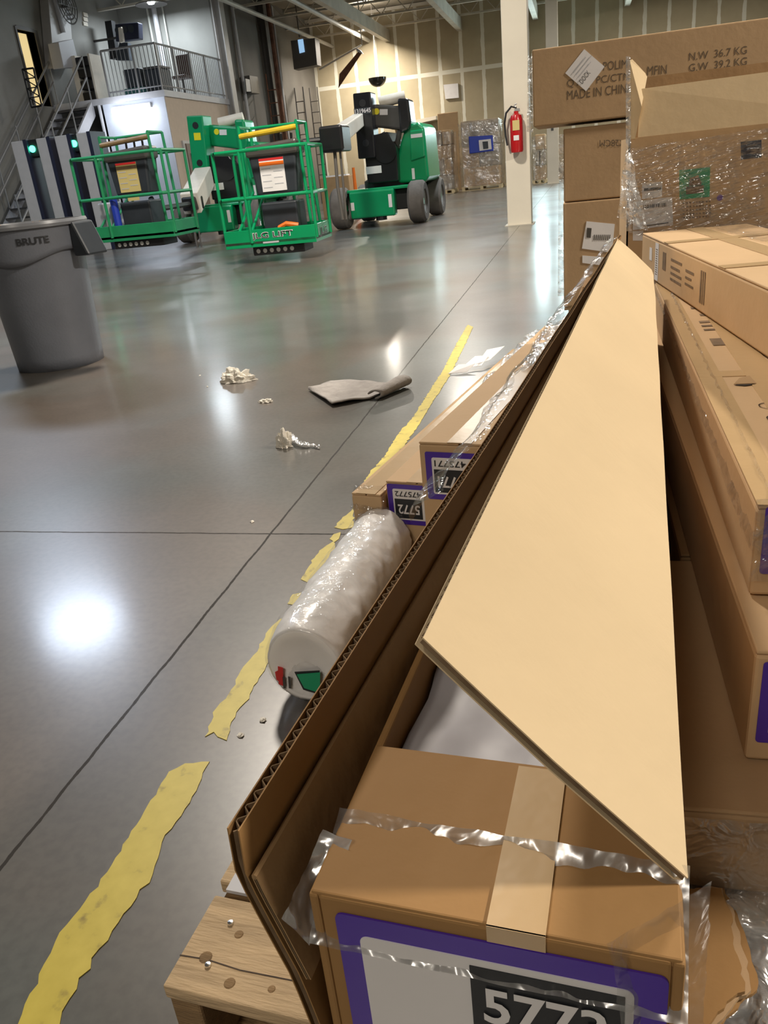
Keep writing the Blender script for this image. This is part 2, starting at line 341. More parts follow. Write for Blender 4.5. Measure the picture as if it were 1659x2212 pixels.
# pillars on the joint line
for nm,y,hh in (('structural_pillar',11.98,.165),('structural_pillar',28.15,.18)):
    near=y<20
    p=thing(nm,'cream painted square steel pillar carrying the red fire extinguisher' if near else 'far cream painted pillar seen past the left end of the stacked cartons','pillar',(-.808,y,0))
    bx(-.808-hh,-.808+hh,y-hh,y+hh,0,CEIL-.64).build('shaft','pillar_paint',p,bevel=.012)
    bx(-.808-hh-.035,-.808+hh+.035,y-hh-.035,y+hh+.035,0,.012).build('base_plate','joist',p)
    if not near: bx(-.86,-.78,y-hh-.012,y-hh,1.55,1.72).build('switch_box','darkgrey',p)
# fire extinguisher on pillar
fx=aty(1116,240,11.75); e0=thing('fire_extinguisher','red fire extinguisher with black hose hanging on the cream pillar','fire extinguisher',(fx.x,11.72,.93))
X,Yy=fx.x-.005,11.71
MB().lathe([(.0,.93),(.075,.935),(.085,.96),(.085,1.33),(.07,1.38),(.03,1.405),(.03,1.43),(.0,1.43)],(X,Yy,0),n=24).build('cylinder','red',e0,smooth=True)
plate((X,Yy-.0865,1.1),(1,0,0),(0,0,1),-.035,.035,-.02,.04,0,.002).build('label_plate','paper',e0)
plate((X,Yy-.0865,1.22),(1,0,0),(0,0,1),-.045,.045,-.02,.1,0,.002).build('instruction_plate','label_cream',e0)
MB().tube([(X,Yy,1.4),(X,Yy,1.47),(X-.06,Yy-.01,1.49),(X-.13,Yy-.01,1.42),(X-.155,Yy,1.3),(X-.145,Yy,1.15),(X-.125,Yy-.01,1.03)],.013,8).build('hose','black',e0,smooth=True)
hd=MB(); hd.box(X-.02,X+.05,Yy-.015,Yy+.015,1.43,1.46); hd.tube([(X,Yy,1.46),(X-.02,Yy,1.5),(X+.01,Yy,1.52)],.01); hd.build('valve_handle','steel',e0)
bx(X-.03,X+.03,Yy+.085,11.815,1.1,1.16).build('bracket','steel',e0)
# ---------------------------------------------------------------- lamps
for i,(x,y,z,pw,c) in enumerate(LAMPS):
    vis=(i==4); rf_=.24 if vis else (.75 if i==0 else .42)
    lab='glowing high bay lamp hanging in front of the taped drywall' if vis else 'unseen round high bay lamp hanging below the roof joists above the picture'
    t=thing('high_bay_lamp',lab,'ceiling lamp',(x,y,z),group=None if vis else 'high bay lamps out of the frame')
    MB().lathe([(.06,z+.32),(.09,z+.3),(.1,z+.16),(rf_,z+.02),(rf_+.005,z),(rf_-.005,z),(.09,z+.14),(.05,z+.15)],(x,y,0),n=24).build('reflector_shade','pipe_dark' if not vis else 'steel',t,smooth=True)
    MB().lathe([(.0,z+.02),(.08,z+.02),(.1,z+.05),(.08,z+.1),(0,z+.12)],(x,y,0),n=16).build('bulb','lamp_glow' if (c==WARM) else 'lamp_glow_cool',t,smooth=True)
    MB().tube([(x,y,z+.3),(x,y,CEIL-.6)],.012).build('hanger_rod','pipe_dark',t)
    l=area('lamp_light',(x,y,z-.015),pw,rf_*1.8,c); l.parent=t; l.matrix_parent_inverse=FR[t.name].inverted()
    l=area('lamp_uplight',(x,y,z+.34),pw*.1,.3,c,rot=(PI,0,0)); l.parent=t; l.matrix_parent_inverse=FR[t.name].inverted()
# ---------------------------------------------------------------- office block, landing, stair
oy0,ox=20.0,XL
zm=3.08
ob=MB(); ob.box(-11.55,ox,oy0+.0,24.2,0,zm)
obo=struct('wall_office',ob,'wall_bluewhite')
of=bx(ox,ox+.02,oy0+.01,24.19,0,zm).build('office_side_panel','wall_beige',obo); 
struct('trim_30',bx(XR,ox+.06,oy0-.06,24.2,zm,zm+.14),'stair_white')
dr=thing('office_door','brown office door with narrow window in the beige side wall','door',(ox+.02,20.6,0))
bx(ox+.02,ox+.07,20.45,21.5,0,2.1).build('frame','panel_grey',dr); bx(ox+.05,ox+.1,20.55,21.4,.02,2.03).build('leaf','doorbrown',dr)
bx(ox+.1,ox+.11,20.7,20.9,.9,1.8).build('window_pane','glass_dark',dr); bx(ox+.1,ox+.15,21.25,21.3,.95,1.05).build('handle','steel',dr)
tl=thing('wall_light','bright white fluorescent tube light on the pale office wall','light',aty(284,241,oy0-.12))
a,b_=aty(243,240,oy0-.14),aty(326,246,oy0-.14)
MB().tube([a,b_],.065,12).build('tube','tube_light',tl,smooth=True); bx(a.x,b_.x,oy0-.08,oy0,a.z-.02,a.z+.09).build('housing','stair_white',tl)
l=area('office_light',((a.x+b_.x)/2,oy0-.9,a.z-.1),16,.9,(.82,.88,1),rot=(math.radians(60),0,0)); l.parent=tl; l.matrix_parent_inverse=FR[tl.name].inverted()
# mezzanine railing
ra=thing('mezzanine_railing','grey metal balustrade along the edge of the office roof landing','railing',(ox,oy0,zm+.14))
zr=zm+.14
def rail_run(A,B,n,parent,h=1.0,two=True):
    A,B=Vector(A),Vector(B); up=Vector((0,0,1))
    mb=MB(); mb.tube([A+up*h,B+up*h],.025); mb.tube([A+up*.1,B+up*.1],.018)
    mb.build('top_rail','railing_grey',parent)
    for i in range(n+1):
        p=A.lerp(B,i/n); big=i%8==0
        MB().tube([p,p+up*h],.028 if big else .01,6).build('post' if big else 'baluster','railing_grey',parent)
rail_run((-11.3,oy0,zr),(ox,oy0,zr),14,ra); rail_run((ox,oy0,zr),(ox,24.15,zr),36,ra)
# things on the landing
t=thing('storage_bin','dark grey storage bin with teal base behind the balustrade','bin',(-10.8,20.8,zr))
MB().box(-11.15,-10.6,20.5,21,zr,zr+.2).build('base','teal',t,bevel=.02); MB().box(-11.1,-10.65,20.52,20.98,zr+.2,zr+.62).build('body','dark_plastic',t,bevel=.03)
t=thing('storage_bin','dark grey storage bin without teal base at the landing corner','bin',(-10.3,20.8,zr))
MB().box(-10.5,-10.05,20.5,21,zr,zr+.55).build('body','dark_plastic',t,bevel=.03); MB().box(-10.52,-10.03,20.48,21.02,zr+.55,zr+.6).build('lid','darkgrey',t,bevel=.01)
t=thing('office_chair','dark red office chair on the landing behind the balustrade','chair',(-10.2,22,zr))
MB().box(-10.4,-10.0,21.75,22.2,zr+.42,zr+.5).build('seat','maroon',t,bevel=.03); MB().box(-10.4,-10.0,22.2,22.28,zr+.45,zr+1.02).build('backrest','maroon',t,bevel=.04)
MB().tube([(-10.2,22,zr),(-10.2,22,zr+.42)],.03).build('stem','black',t); MB().lathe([(.22,zr),(.22,zr+.04),(.04,zr+.08)],(-10.2,22,0),n=10).build('base','black',t)
t=thing('vending_rack','tall white framed rack with dark trays at the top of the stair','rack',(-12.2,20.6,zr))
MB().box(-12.35,-12.2,20.3,20.9,zr,zr+1.05).box(-11.85,-11.8,20.3,20.9,zr,zr+1.05).build('frame','creamwhite',t)
for i in range(4): MB().box(-12.2,-11.85,20.28,20.9,zr+.02+.26*i,zr+.22+.26*i).build('tray','black',t,bevel=.02)
# stair along the rear left wall, coming down towards the camera
st=thing('staircase','steel staircase with pipe handrails running down from the office landing','staircase',(-12.3,16.5,0))
xs0,xs1=-12.75,-11.85; run,rise=3.9,3.08; n=16; ytop=20.0
for i in range(n):
    yy=ytop-run/n*i; zz=zm+.12-rise/n*(i+1)
    bx(xs0,xs1,yy-run/n-.03,yy,zz,zz+.04).build('tread','stair_dark',st)
for x in (xs0-.04,xs1):
    MB().prism([(x,ytop,zm+.14),(x,ytop-run,.14),(x,ytop-run,-.0),(x,ytop-run+.15,0),(x,ytop,zm-.22)],(.05,0,0)).build('stringer','stair_white',st)
    rl=MB(); xx=x+.025
    for h in (.5,.95): rl.tube([(xx,ytop,zm+.14+h),(xx,ytop-run,.14+h)],.024)
    rl.build('handrail','railing_grey',st)
    for i in range(5):
        f_=i/4; z0=zm+.1-(rise-.1)*f_; y0=ytop-run*f_
        MB().tube([(xx,y0,z0),(xx,y0,z0+1)],.02,6).build('post','railing_grey',st)
bx(xs0,xs1,16.3,ytop,0.02,.05).build('ground_plate','stair_dark',st)
MB().tube([(-11.62,19.95,0),(-11.62,19.95,zm)],.04).build('landing_post','stair_white',st)
# dark shelf frame in front of the lit doorway
t=thing('cage_ladder','dark cross-braced metal ladder frame in front of the lit doorway','ladder',(-12.2,17.9,2.6))
A=[aty(*q,18.0) for q in ((48,150),(72,147),(90,228),(68,232))]; mb=MB()
for i in range(4): mb.tube([A[i],A[(i+1)%4]],.02,6)
mb.build('frame','black',t)
for i in range(4):
    p,q=A[0].lerp(A[3],i/4),A[1].lerp(A[2],(i+1)/4); r_=A[1].lerp(A[2],i/4); MB().tube([p,q],.012,6).tube([p,r_],.012,6).build('brace','black',t)
# things on the rear left wall
def wallbox(name,label,cat,px,x,d,mat,nm='body'):
    P=[atx(u,v,x) for u,v in px]; t=thing(name,label,cat,P[0]); MB().prism(P,(d,0,0)).build(nm,mat,t,bevel=.01); return t,P
t,P=wallbox('wall_duct','tall grey painted duct column at the top left of the wall','duct',((85,0),(130,0),(143,148),(98,150)),XR+.02,.25,'panel_grey')
MB().tube([atx(118,0,XR+.32),atx(137,70,XR+.32)],.06).build('pipe','stair_white',t)
t,P=wallbox('equipment_cabinet','small pale cabinet with white edge beside the lit doorway','cabinet',((103,95),(135,88),(150,148),(115,150)),XR+.3,.3,'tarp_grey')
t=thing('wall_fan','round caged wall fan near the top left corner','fan',atx(146,12,XR+.4)); c=atx(146,12,XR+.45)
mb=MB()
for r_ in (.1,.2,.3,.4): mb.lathe([(r_,-.012),(r_+.02,0),(r_,.012),(r_-.02,0)],c,'x',24,closed=True)
for k in range(8):
    a=k*PI/4; mb.tube([c,(c.x,c.y+.4*math.cos(a),c.z+.4*math.sin(a))],.01,5)
mb.build('cage','darkgrey',t)
for k in range(3):
    a=k*2.09+.3; MB().prism([(c.x-.06,c.y,c.z),(c.x-.06,c.y+.33*math.cos(a),c.z+.33*math.sin(a)),(c.x-.02,c.y+.33*math.cos(a+.7),c.z+.33*math.sin(a+.7))],(.012,0,0)).build('blade','tarp_grey',t)
MB().tube([(XR,c.y,c.z),(c.x,c.y,c.z)],.04).build('mount_arm','darkgrey',t)
t=thing('notice_frame','small pale three-slot notice frame on the upper grey wall','frame',atx(186,42,XR+.02))
for i in range(3):
    q=atx(184,32+10*i,XR+.02); bx(XR,XR+.04,q.y-.1,q.y+.1,q.z-.045,q.z+.045).build('slot','creamwhite',t)
t=thing('wall_monitor','dark boxy monitor cluster on a wall bracket above the landing','monitor',atx(262,70,XR+.3))
P=[aty(*q,22.4) for q in ((248,52),(298,48),(300,84),(250,90))]; MB().prism(P,(0,.25,0)).build('screen_box','navy',t,bevel=.02)
for i in range(3):
    q=P[3].lerp(P[2],.2+.28*i)+Vector((0,-.01,.25)); MB().lathe([(.09,-.01),(.09,.0),(.07,.012)],q,'y',14).build('lens','dark_plastic',t)
P=[aty(*q,22.6) for q in ((226,46),(240,44),(252,125),(238,128))]; MB().prism(P,(0,.2,0)).build('speaker_column','black',t)
P=[aty(*q,22.3) for q in ((255,60),(262,58),(266,90),(258,92))]; MB().prism(P,(0,.1,0)).build('bracket','creamwhite',t)
P=[aty(*q,22.6) for q in ((258,92),(275,92),(280,130),(250,130))]; MB().prism(P,(0,.2,0)).build('lower_housing','dark_plastic',t)
MB().tube([aty(262,80,22.6),(XR,22.6,aty(262,80,22.6).z)],.03).build('wall_arm','darkgrey',t)
# wall pipes and conduits (left wall), each from floor to roof
def vpipe(u,v,x,r_,mat,lab,z0=0.,z1=None,name='wall_pipe',y=None):
    p=aty(u,v,y) if y else atx(u,v,x); z1=z1 or CEIL-.1
    o=MB().tube([(p.x,p.y,z0),(p.x,p.y,z1)],r_,8).build(name,mat,smooth=True); tag(o,lab,'pipe'); return p
vpipe(345,90,0,.07,'stair_white','thick white vertical pipe in the recess corner above the landing',zr,y=24.05)
vpipe(325,60,0,.035,'pipe','thin grey vertical conduit left of the thick white pipe',zr,y=24.1)
vpipe(358,60,0,.025,'pipe','thin vertical conduit just right of the thick white pipe',zr,y=24.1)
vpipe(508,60,XL+.08,.05,'stair_white','pale vertical pipe at the corner beside the balustrade end',0)
vpipe(600,120,XL+.08,.045,'stair_white','pale vertical pipe between the two wall columns',0)
vpipe(590,100,XL+.1,.09,'rust','dark brown thick downpipe on the left wall',0)
vpipe(622,300,XL+.07,.025,'pipe_dark','thin dark conduit near the far corner of left wall',0)
for i,(u0,v0,u1,v1,lab,r_) in enumerate(((490,0,735,97,'long pale pipe sloping along the top of the left wall',.06),(622,0,785,88,'second long pale pipe running back under the roof',.07))):
    x=-9.0 if i==0 else -7.6
    a,b_=atx(u0,v0,x),aty(u1,v1,32.8); b_.x=x; a=Vector((x,18,b_.z)); tag(MB().tube([a,(x,32.95,b_.z)],r_,8).build('overhead_pipe','pipe',smooth=True),lab,'pipe')
# wall columns
for u,lab in ((492,'grey steel wall column right of the balustrade end'),(583,'dark steel wall column by the brown downpipe')):
    p=atx(u,150,XL+.15); t=thing('wall_column',lab,'column',(XL+.1,p.y,0))
    mb=MB(); mb.box(XL,XL+.03,p.y-.15,p.y+.15,0,CEIL-.1); mb.box(XL+.03,XL+.22,p.y-.01,p.y+.01,0,CEIL-.1); mb.box(XL+.22,XL+.25,p.y-.15,p.y+.15,0,CEIL-.1)
    mb.build('web_and_flanges','panel_grey' if u<500 else 'pipe_dark',t)
# slim ladder racks leaning on left wall
for (u0,v0,u1,v1,lab) in ((574,160,600,300,'rusty narrow ladder leaning on the left wall, nearest of three'),(636,190,650,300,'narrow ladder on left wall, middle one of three'),(668,190,682,300,'dark narrow ladder nearest to the back corner')):
    y=atx(u0,v0,XL+.3).y; A=aty(u0,v0,y); B=aty(u1,v1,y); t=thing('wall_ladder',lab,'ladder',(A.x,y,0)); wd=.3
    B=Vector((A.x,y,.0)); m_='rust' if u0<600 else 'pipe_dark'
    for s_ in (0,wd): MB().tube([(A.x+s_,y,A.z),(A.x+s_,y-.1,0)],.022,6).build('side_rail',m_,t)
    for i in range(10): MB().tube([(A.x,y-.05,.3+i*(A.z-.4)/10),(A.x+wd,y-.05,.3+i*(A.z-.4)/10)],.015,6).build('rung',m_,t)
t,P=wallbox('electrical_box','small grey electrical box on the left wall','electrical box',((522,165),(540,168),(545,205),(527,203)),XL+.012,.25,'darkgrey','body')
P=[atx(*q,XL+.26) for q in ((529,170),(538,172),(541,198),(532,198))]; MB().prism(P,(.02,0,0)).build('cover','panel_grey',t)
# hanging heater with blue window, slanted reflector panel, convex mirror, sign
t=thing('unit_heater','dark hanging unit heater with a pale blue grille high on left','heater',aty(660,115,29))
P=[aty(*q,29) for q in ((628,88),(680,82),(685,140),(635,150))]; MB().prism(P,(0,.5,0)).build('housing','pipe_dark',t)
P=[aty(*q,28.97) for q in ((643,86),(654,84),(658,112),(647,115))]; MB().prism(P,(0,.03,0)).build('grille','tv_blue',t)
MB().tube([(P[0].x,29.2,P[0].z+.1),(P[0].x,29.2,CEIL)],.02).build('hanger','pipe_dark',t)
t=thing('hanging_panel','slanted brown panel hanging in front of the drywall','panel',aty(755,150,30))
P=[aty(*q,30) for q in ((731,190),(733,160),(775,110),(783,112))]; MB().prism(P,(0,.04,0)).build('panel','rust',t)
MB().tube([aty(690,150,30.5),aty(780,98,30)],.03).build('support_arm','pipe',t); MB().tube([aty(782,98,30),Vector((aty(782,98,30).x,30,CEIL))],.02).build('hanger','pipe',t)
MB().prism([aty(*q,29.9) for q in ((768,103),(778,108),(784,116),(772,112))],(0,.1,0)).build('bracket_head','stair_white',t)
c=aty(815,168,31.5); t=thing('convex_mirror','dark half dome mirror hanging upside down before the back wall','mirror',c)
MB().lathe([(.33*math.cos(a),-.3*math.sin(a)) for a in [i*PI/2/8 for i in range(9)]],c,'z',24).build('dome','mirror_dome',t,smooth=True)
MB().tube([c,(c.x,c.y,CEIL)],.008).build('hanging_wire','pipe_dark',t)
P=[aty(*q,32.9) for q in ((958,183),(989,180),(991,211),(962,214))]; tag(MB().prism(P,(0,.08,0)).build('wall_sign','paper'),'blank white square sign on the taped drywall back wall','sign')
# ---------------------------------------------------------------- scanner gates on the left
gi=0
for (ul,vl,ur,vr,y,lab) in ((22,305,105,300,14.6,'grey walk-through scanner gate with green light, left of the pair'),(118,303,195,300,14.6,'grey walk-through scanner gate with green light, right of the pair')):
    A,B=aty(ul,vl,y),aty(ur,vr,y); x0,x1=A.x,B.x+.02; h=2.08; t=thing('scanner_gate',lab,'scanner gate',((x0+x1)/2,y,0),group=None)
    for xa,xb in ((x0,x0+.34),(x1-.30,x1)):
        o=bx(xa,xb,y,y+.5,0,h).build('side_panel','panel_grey',t,bevel=.015)
        bx(xb-.07,xb+.005,y-.012,y+.51,0,h+.01).build('black_edge','navy',o)
    bx(x0+.34,x1-.3,y+.05,y+.45,h-.3,h).build('header','black',t,bevel=.01)
    c=Vector(((x0+x1)/2-.02,y+.04,h-.16)); MB().lathe([(.06,.01),(.06,-.012),(.04,-.02)],c,'y',16).build('green_lamp','green_led',t)
tag(bx(-10.15,-9.93,14.2,14.5,0,.62).build('plastic_crate','jlg_green_dull',bevel=.02),'small green crate on the floor left of the scanner gates','crate')
tag(bx(-10.9,-10.3,15.4,16,0,.6).build('brown_carton','card_dark',bevel=.01),'brown carton on the floor at the far left behind the grey bin','box')
# ---------------------------------------------------------------- boom lifts
def rects(p,n,mat,name,parent): pass
def lift(O,colm,armm,basket,byaw,key,label):
    O=Vector(O); T=Matrix.Translation(O)
    t=thing('boom_lift',label,'boom lift',O)
    def B_(name,x0,x1,y0,y1,z0,z1,mat,par=None,bevel=.02,M=None): return bx(x0,x1,y0,y1,z0,z1,T@(M or Matrix())).build(name,mat,par or t,bevel=bevel)
    # wheels
    for wx in (0,1.38):
        for wy in (0,1.9):
            c=O+Vector((wx,wy,.345))
            tr=MB().lathe([(.2,-.13),(.30,-.14),(.34,-.10),(.345,0),(.34,.10),(.30,.14),(.2,.13),(.2,0)],c,'x',28,closed=True).build('tire','rubber',t,smooth=True)
            MB().lathe([(.0,-.06),(.2,-.07),(.205,.02),(.2,.10),(.17,.09),(.13,.04),(.0,.05)],c,'x',20).build('wheel_rim','rim',tr,smooth=True)
            MB().lathe([(.0,.04),(.05,.04),(.05,.1),(.0,.1)],c,'x',12).build('hub_cap','jlg_green',tr)
    ch=B_('chassis',.16,1.22,.1,2.0,.24,.58,'black'); B_('front_cover',.18,.98,-.12,.1,.16,.6,'jlg_green',bevel=.03)
    B_('side_cover',1.14,1.26,.45,1.55,.2,.62,'jlg_green_dull',bevel=.03); B_('top_deck',.12,1.25,-.05,1.95,.58,.63,'jlg_green',bevel=.015)
    MB().tube([O+Vector((.7,.0,.1)),O+Vector((.7,.0,.2))],.1,12).build('axle_pivot','black',t)
    for k_ in (0,1):
        x=(.2,.88)[k_]; plate(O+Vector((x,-.12,.3)),(1,0,0),(0,0,1),0,.06,0,.13+.08*k_,0,.004).build('side_sticker','paper',t)
    MB().lathe([(.5,.63),(.5,.74),(.42,.78)],O+Vector((.72,1.0,0)),n=28).build('turntable','black',t,smooth=True)
    # turret frame (black)
    MB().prism([O+Vector(q) for q in ((.42,.35,.7),(.98,.35,.7),(1.0,.35,1.2),(.86,.35,1.5),(.42,.35,1.45))],(0,.9,0)).build('turret_frame','blackpaint',t,bevel=.02)
    MB().lathe([(.2,.32),(.2,1.2)],O+Vector((.8,0,1.2)),'y',16).build('slew_drum','blackpaint',t,smooth=True)
    B_('decal_plate',.42,.7,.335,.35,.86,.98,'paper',bevel=0)
    # counterweight hood
    hp=[(.88,.66),(.92,.95),(1.02,1.28),(1.1,1.46),(1.2,1.58),(1.38,1.61),(1.47,1.52),(1.5,.72),(1.44,.64)]
    h=MB().prism([O+Vector((x,.55,z)) for x,z in hp],(0,1.3,0)).build('hood','jlg_green',t,bevel=.05,segs=3); h['label']='green glossy counterweight hood'
    MB().prism([O+Vector((x,.5,z)) for x,z in ((1.2,1.0),(1.46,1.05),(1.46,1.48),(1.22,1.48))],(0,.08,0)).build('hood_panel','jlg_green',t,bevel=.02)
    plate(O+Vector((1.24,.49,1.36)),(1,0,0),(0,0,1),0,.2,0,.06,0,.004).build('hood_decal','paper',t)
    B_('hood_sticker',1.2,1.25,.535,.545,.7,.88,'paper',bevel=0)
    # upright column with two round holes
    cm='jlg_green' if colm=='g' else 'blackpaint'
    cx0=.17 if colm=='g' else .32
    M=Matrix.Translation((cx0,.25,1.12))@Matrix.Rotation(math.radians(4 if colm=='g' else 1),4,'Y')
    cb=B_('upright_column',0,.31,0,.4,0,1.02,cm,M=M,bevel=.02)
    for z in (.24,.85): MB().lathe([(.055,-.012),(.055,-.002),(.03,0)],(0,0,0),'y',18)
    for z in (.24,.86):
        mb=MB().lathe([(.0,-.006),(.058,-.006),(.058,.02),(.0,.02)],(.16,0,z),'y',18); mb.v=[T@M@p for p in mb.v]; mb.build('pin_hole','black',cb)
    if colm=='g':
        mb=bx(.11,.24,-.008,0,.62,.74); mb.v=[T@M@p for p in mb.v]; mb.build('yellow_sticker','yellow_sticker',cb)
    else:
        a=T@M@Vector((.01,-.002,.70)); mb=bx(.0,.31,-.004,0,.69,.79); mb.v=[T@M@p for p in mb.v]; mb.build('number_strip','dark_plastic',cb)
        text('fleet_number','1319645',T@M@Vector((.015,-.006,.705)),(1,0,0),(0,0,1),.28,.07,'paper',cb,bold=.02)
    # upper boom to the right of the column with end cap
    bm_='jlg_green' if colm=='g' else 'darkgrey'
    MB().prism([O+Vector(q) for q in ((.5,.5,1.62),(1.1,.5,1.5),(1.15,.5,1.62),(1.12,.5,1.88),(.5,.5,1.98))],(0,.38,0)).build('upper_boom',bm_,t,bevel=.04)
    MB().prism([O+Vector(q) for q in ((1.06,.44,1.45),(1.22,.44,1.5),(1.27,.44,1.62),(1.25,.44,1.98),(1.06,.44,2.0))],(0,.5,0)).build('boom_end_cap','jlg_green' if colm=='g' else 'blackpaint',t,bevel=.04)
    MB().tube([O+Vector((.7,.6,1.98)),O+Vector((1.15,.7,2.03))],.09,14).build('motor_housing','creamwhite',t,smooth=True)
    plate(O+Vector((.72,.5,1.78)),(1,0,-.1),(.1,0,1),0,.14,0,.09,0,.005).build('boom_decal','paper',t)
    MB().lathe([(.05,-.006),(.05,0)],O+Vector((.67,.5,1.84)),'y',14).build('round_decal','yellow_sticker',t)
    for q in (((.75,.45,1.5),(.95,.5,.95)),((1.05,.5,1.5),(.9,.6,1.1))):
        MB().tube([O+Vector(q[0]),O+Vector(q[1])],.045,10).build('hydraulic_cylinder','steel' if colm=='g' else 'darkgrey',t,smooth=True)
    # basket
    bo=Vector(basket); R_=Matrix.Translation(bo)@Matrix.Rotation(byaw,4,'Z')
    W_,D_,H_=key['w'],.78,1.06
    def bb(*q,mat='jlg_green',name='p',bev=.006,par=None):
        return bx(*q,R_).build(name,mat,par or t,bevel=bev)
    gm='jlg_green' if colm!='g' else 'jlg_green_dull'
    bb(0,W_,0,D_,.03,.07,mat='darkgrey',name='basket_floor')
    ch_=.0
    tb=MB(); tb.box(0,W_,0,.02,0,.2,R_); tb.box(0,W_,D_-.02,D_,0,.2,R_); tb.box(0,.02,.02,D_-.02,0,.2,R_); tb.box(W_-.02,W_,.02,D_-.02,0,.2,R_)
    tbo=tb.build('toe_board',gm,t,bevel=.004)
    rr=.02
    for z,nm_ in ((H_,'top_rail'),(.55,'mid_rail')):
        c_=.05; q=[(c_,0,z),(W_-c_,0,z),(W_,c_,z),(W_,D_-c_,z),(W_-c_,D_,z),(c_,D_,z),(0,D_-c_,z),(0,c_,z),(c_,0,z)]
        MB().tube([R_@Vector(p) for p in q],rr,8,cap=False).build(nm_,gm,t,smooth=True)
    for p in ((0,.05),(0,D_-.05),(W_,.05),(W_,D_-.05),(W_*.3,0),(W_*.62,D_),(W_*.28,D_)):
        MB().tube([R_@Vector((p[0],p[1],.05)),R_@Vector((p[0]-.0,p[1],H_))],rr,8).build('basket_post',gm,t,smooth=True)
    if key['hoop']:
        x0,x1,hz=key['hoop']; 
        for y_ in (.25,D_-.12):
            for x_ in (x0,x1): MB().tube([R_@Vector((x_+(.04 if x_==x1 else -.02)*1,y_,.1)),R_@Vector((x_,y_,hz))],rr,8).build('hoop_post',gm,t,smooth=True)
        MB().tube([R_@Vector(p) for p in ((x0,.25,hz),(x0,D_-.12,hz),(x1,D_-.12,hz),(x1,.25,hz))],rr*.8,8).build('hoop_rail',gm,t,smooth=True)
        MB().tube([R_@Vector((x0,.25,hz-.1)),R_@Vector((x1,.25,hz-.06))],.032,10).build('padded_bar',key['bar'],t,smooth=True)
    for x_ in (W_*.16,W_*.3): MB().tube([R_@Vector((x_,.04,.17)),R_@Vector((x_+.03,D_-.1,.6)),R_@Vector((x_-.02,D_-.05,H_))],.018,8).build('gate_strut',gm,t,smooth=True)
    cx_=key['cx']
    # console
    co=MB().prism([R_@Vector(q) for q in ((cx_-.24,.16,.56),(cx_+.26,.16,.56),(cx_+.31,.16,1.1),(cx_-.3,.16,1.1))],(R_.to_3x3()@Vector((0,.3,0)))).build('control_console','dark_plastic',t,bevel=.03)
    MB().prism([R_@Vector(q) for q in ((cx_-.31,.13,.98),(cx_+.33,.13,.98),(cx_+.33,.13,1.14),(cx_-.31,.13,1.1))],(R_.to_3x3()@Vector((0,.34,0)))).build('console_lid','darkgrey',co,bevel=.03)
    for k_ in range(3): MB().tube([R_@Vector((cx_+.0+.12*k_,.25,1.12)),R_@Vector((cx_+.01+.12*k_,.24,1.2))],.015,8).build('joystick','black',co)
    lo=R_@Vector((cx_-.16,.157,.6)); rx=R_.to_3x3()@Vector((1,0,0))
    lb=plate(lo,rx,(0,0,1),0,.30,0,.36,0,.006).build('warning_label','label_cream' if colm=='g' else 'paper',co)
    plate(lo,rx,(0,0,1),0,.30,.28,.32,.006,.009).build('orange_stripe','orange' if colm!='g' else 'brown_bar',co)
    plate(lo,rx,(0,0,1),0,.30,.335,.36,.006,.009).build('red_stripe','redlabel',co)
    mb=MB()
    for k_ in range(7): mb.v+=plate(lo,rx,(0,0,1),.02+.14*(k_%2),.13+.14*(k_%2),.04+.034*k_,.05+.034*k_,.006,.008).v; mb.f+=[tuple(i+8*k_ for i in f) for f in [(3,2,1,0),(4,5,6,7),(0,1,5,4),(1,2,6,5),(2,3,7,6),(3,0,4,7)]]
    mb.build('fine_print','tarp_grey',co)
    bb(cx_-.2,cx_+.24,.12,.5,.09,.48,mat='dark_plastic',name='lower_storage_box',bev=.02)
    if colm=='g':
        plate(R_@Vector((cx_-.08,.155,.49)),rx,(0,0,1),0,.17,0,.08,0,.004).build('small_label','label_cream',co)
        MB().tube([R_@Vector((cx_-.27,.1,.1)),R_@Vector((cx_-.27,.1,.55))],.05,10).build('blue_hose_roll','blue',t)
        bb(.15,.36,.2,.5,.08,.5,mat='tarp_grey',name='tool_bucket',bev=.02)
    else:
        MB().tube([R_@Vector((cx_+.0,.08,.19)),R_@Vector((cx_+.1,.06,.23)),R_@Vector((cx_+.24,.08,.2))],.03,8).build('orange_strap','orange',t,smooth=True)
        text('maker_lettering','JLG LIFT',R_@Vector((W_*.30,-.003,.075)),rx,(0,0,1),W_*.46,.09,'paper',tbo,thick=.001,bold=.03)
        text('maker_lettering','JLG LIFT',R_@Vector((W_*.307,-.004,.081)),rx,(0,0,1),W_*.446,.078,'black_print',tbo,thick=.002,bold=.0)
        plate(R_@Vector((W_*.42,-.003,.035)),rx,(0,0,1),0,.2,0,.02,0,.002).build('small_print_strip','tarp_grey',tbo)
        ry=R_.to_3x3()@Vector((0,1,0))
        text('maker_lettering','JLG',R_@Vector((W_+.003,.2,.04)),ry,(0,0,1),.34,.11,'paper',tbo,thick=.001,bold=.03)
        text('maker_lettering','JLG',R_@Vector((W_+.004,.205,.045)),ry,(0,0,1),.33,.10,'black_print',tbo,thick=.002,bold=.0)
    # step tray under basket with light holes
    tr=bb(W_*.28,W_*.85,.05,.45,-.10,.0,mat='black',name='under_tray',bev=.01)
    for k_ in range(6): MB().lathe([(.026,-.004),(.026,.0),(.0,.0)],R_@Vector((W_*.34+k_*.085,.05,-.05)),'y',12).build('tray_hole','rim',tr)
    # jib from turret to basket
    j0=O+Vector(key['j0']) if colm!='g' else aty(442,382,14.7); j1=R_@Vector(key['j1']) if colm!='g' else aty(412,440,13.2); dv=(j1-j0)
    d_=dv.normalized(); s_=d_.cross(Vector((0,0,1))).normalized(); u_=s_.cross(d_); hw,hh=(.09,.10) if colm!='g' else (.15,.17)
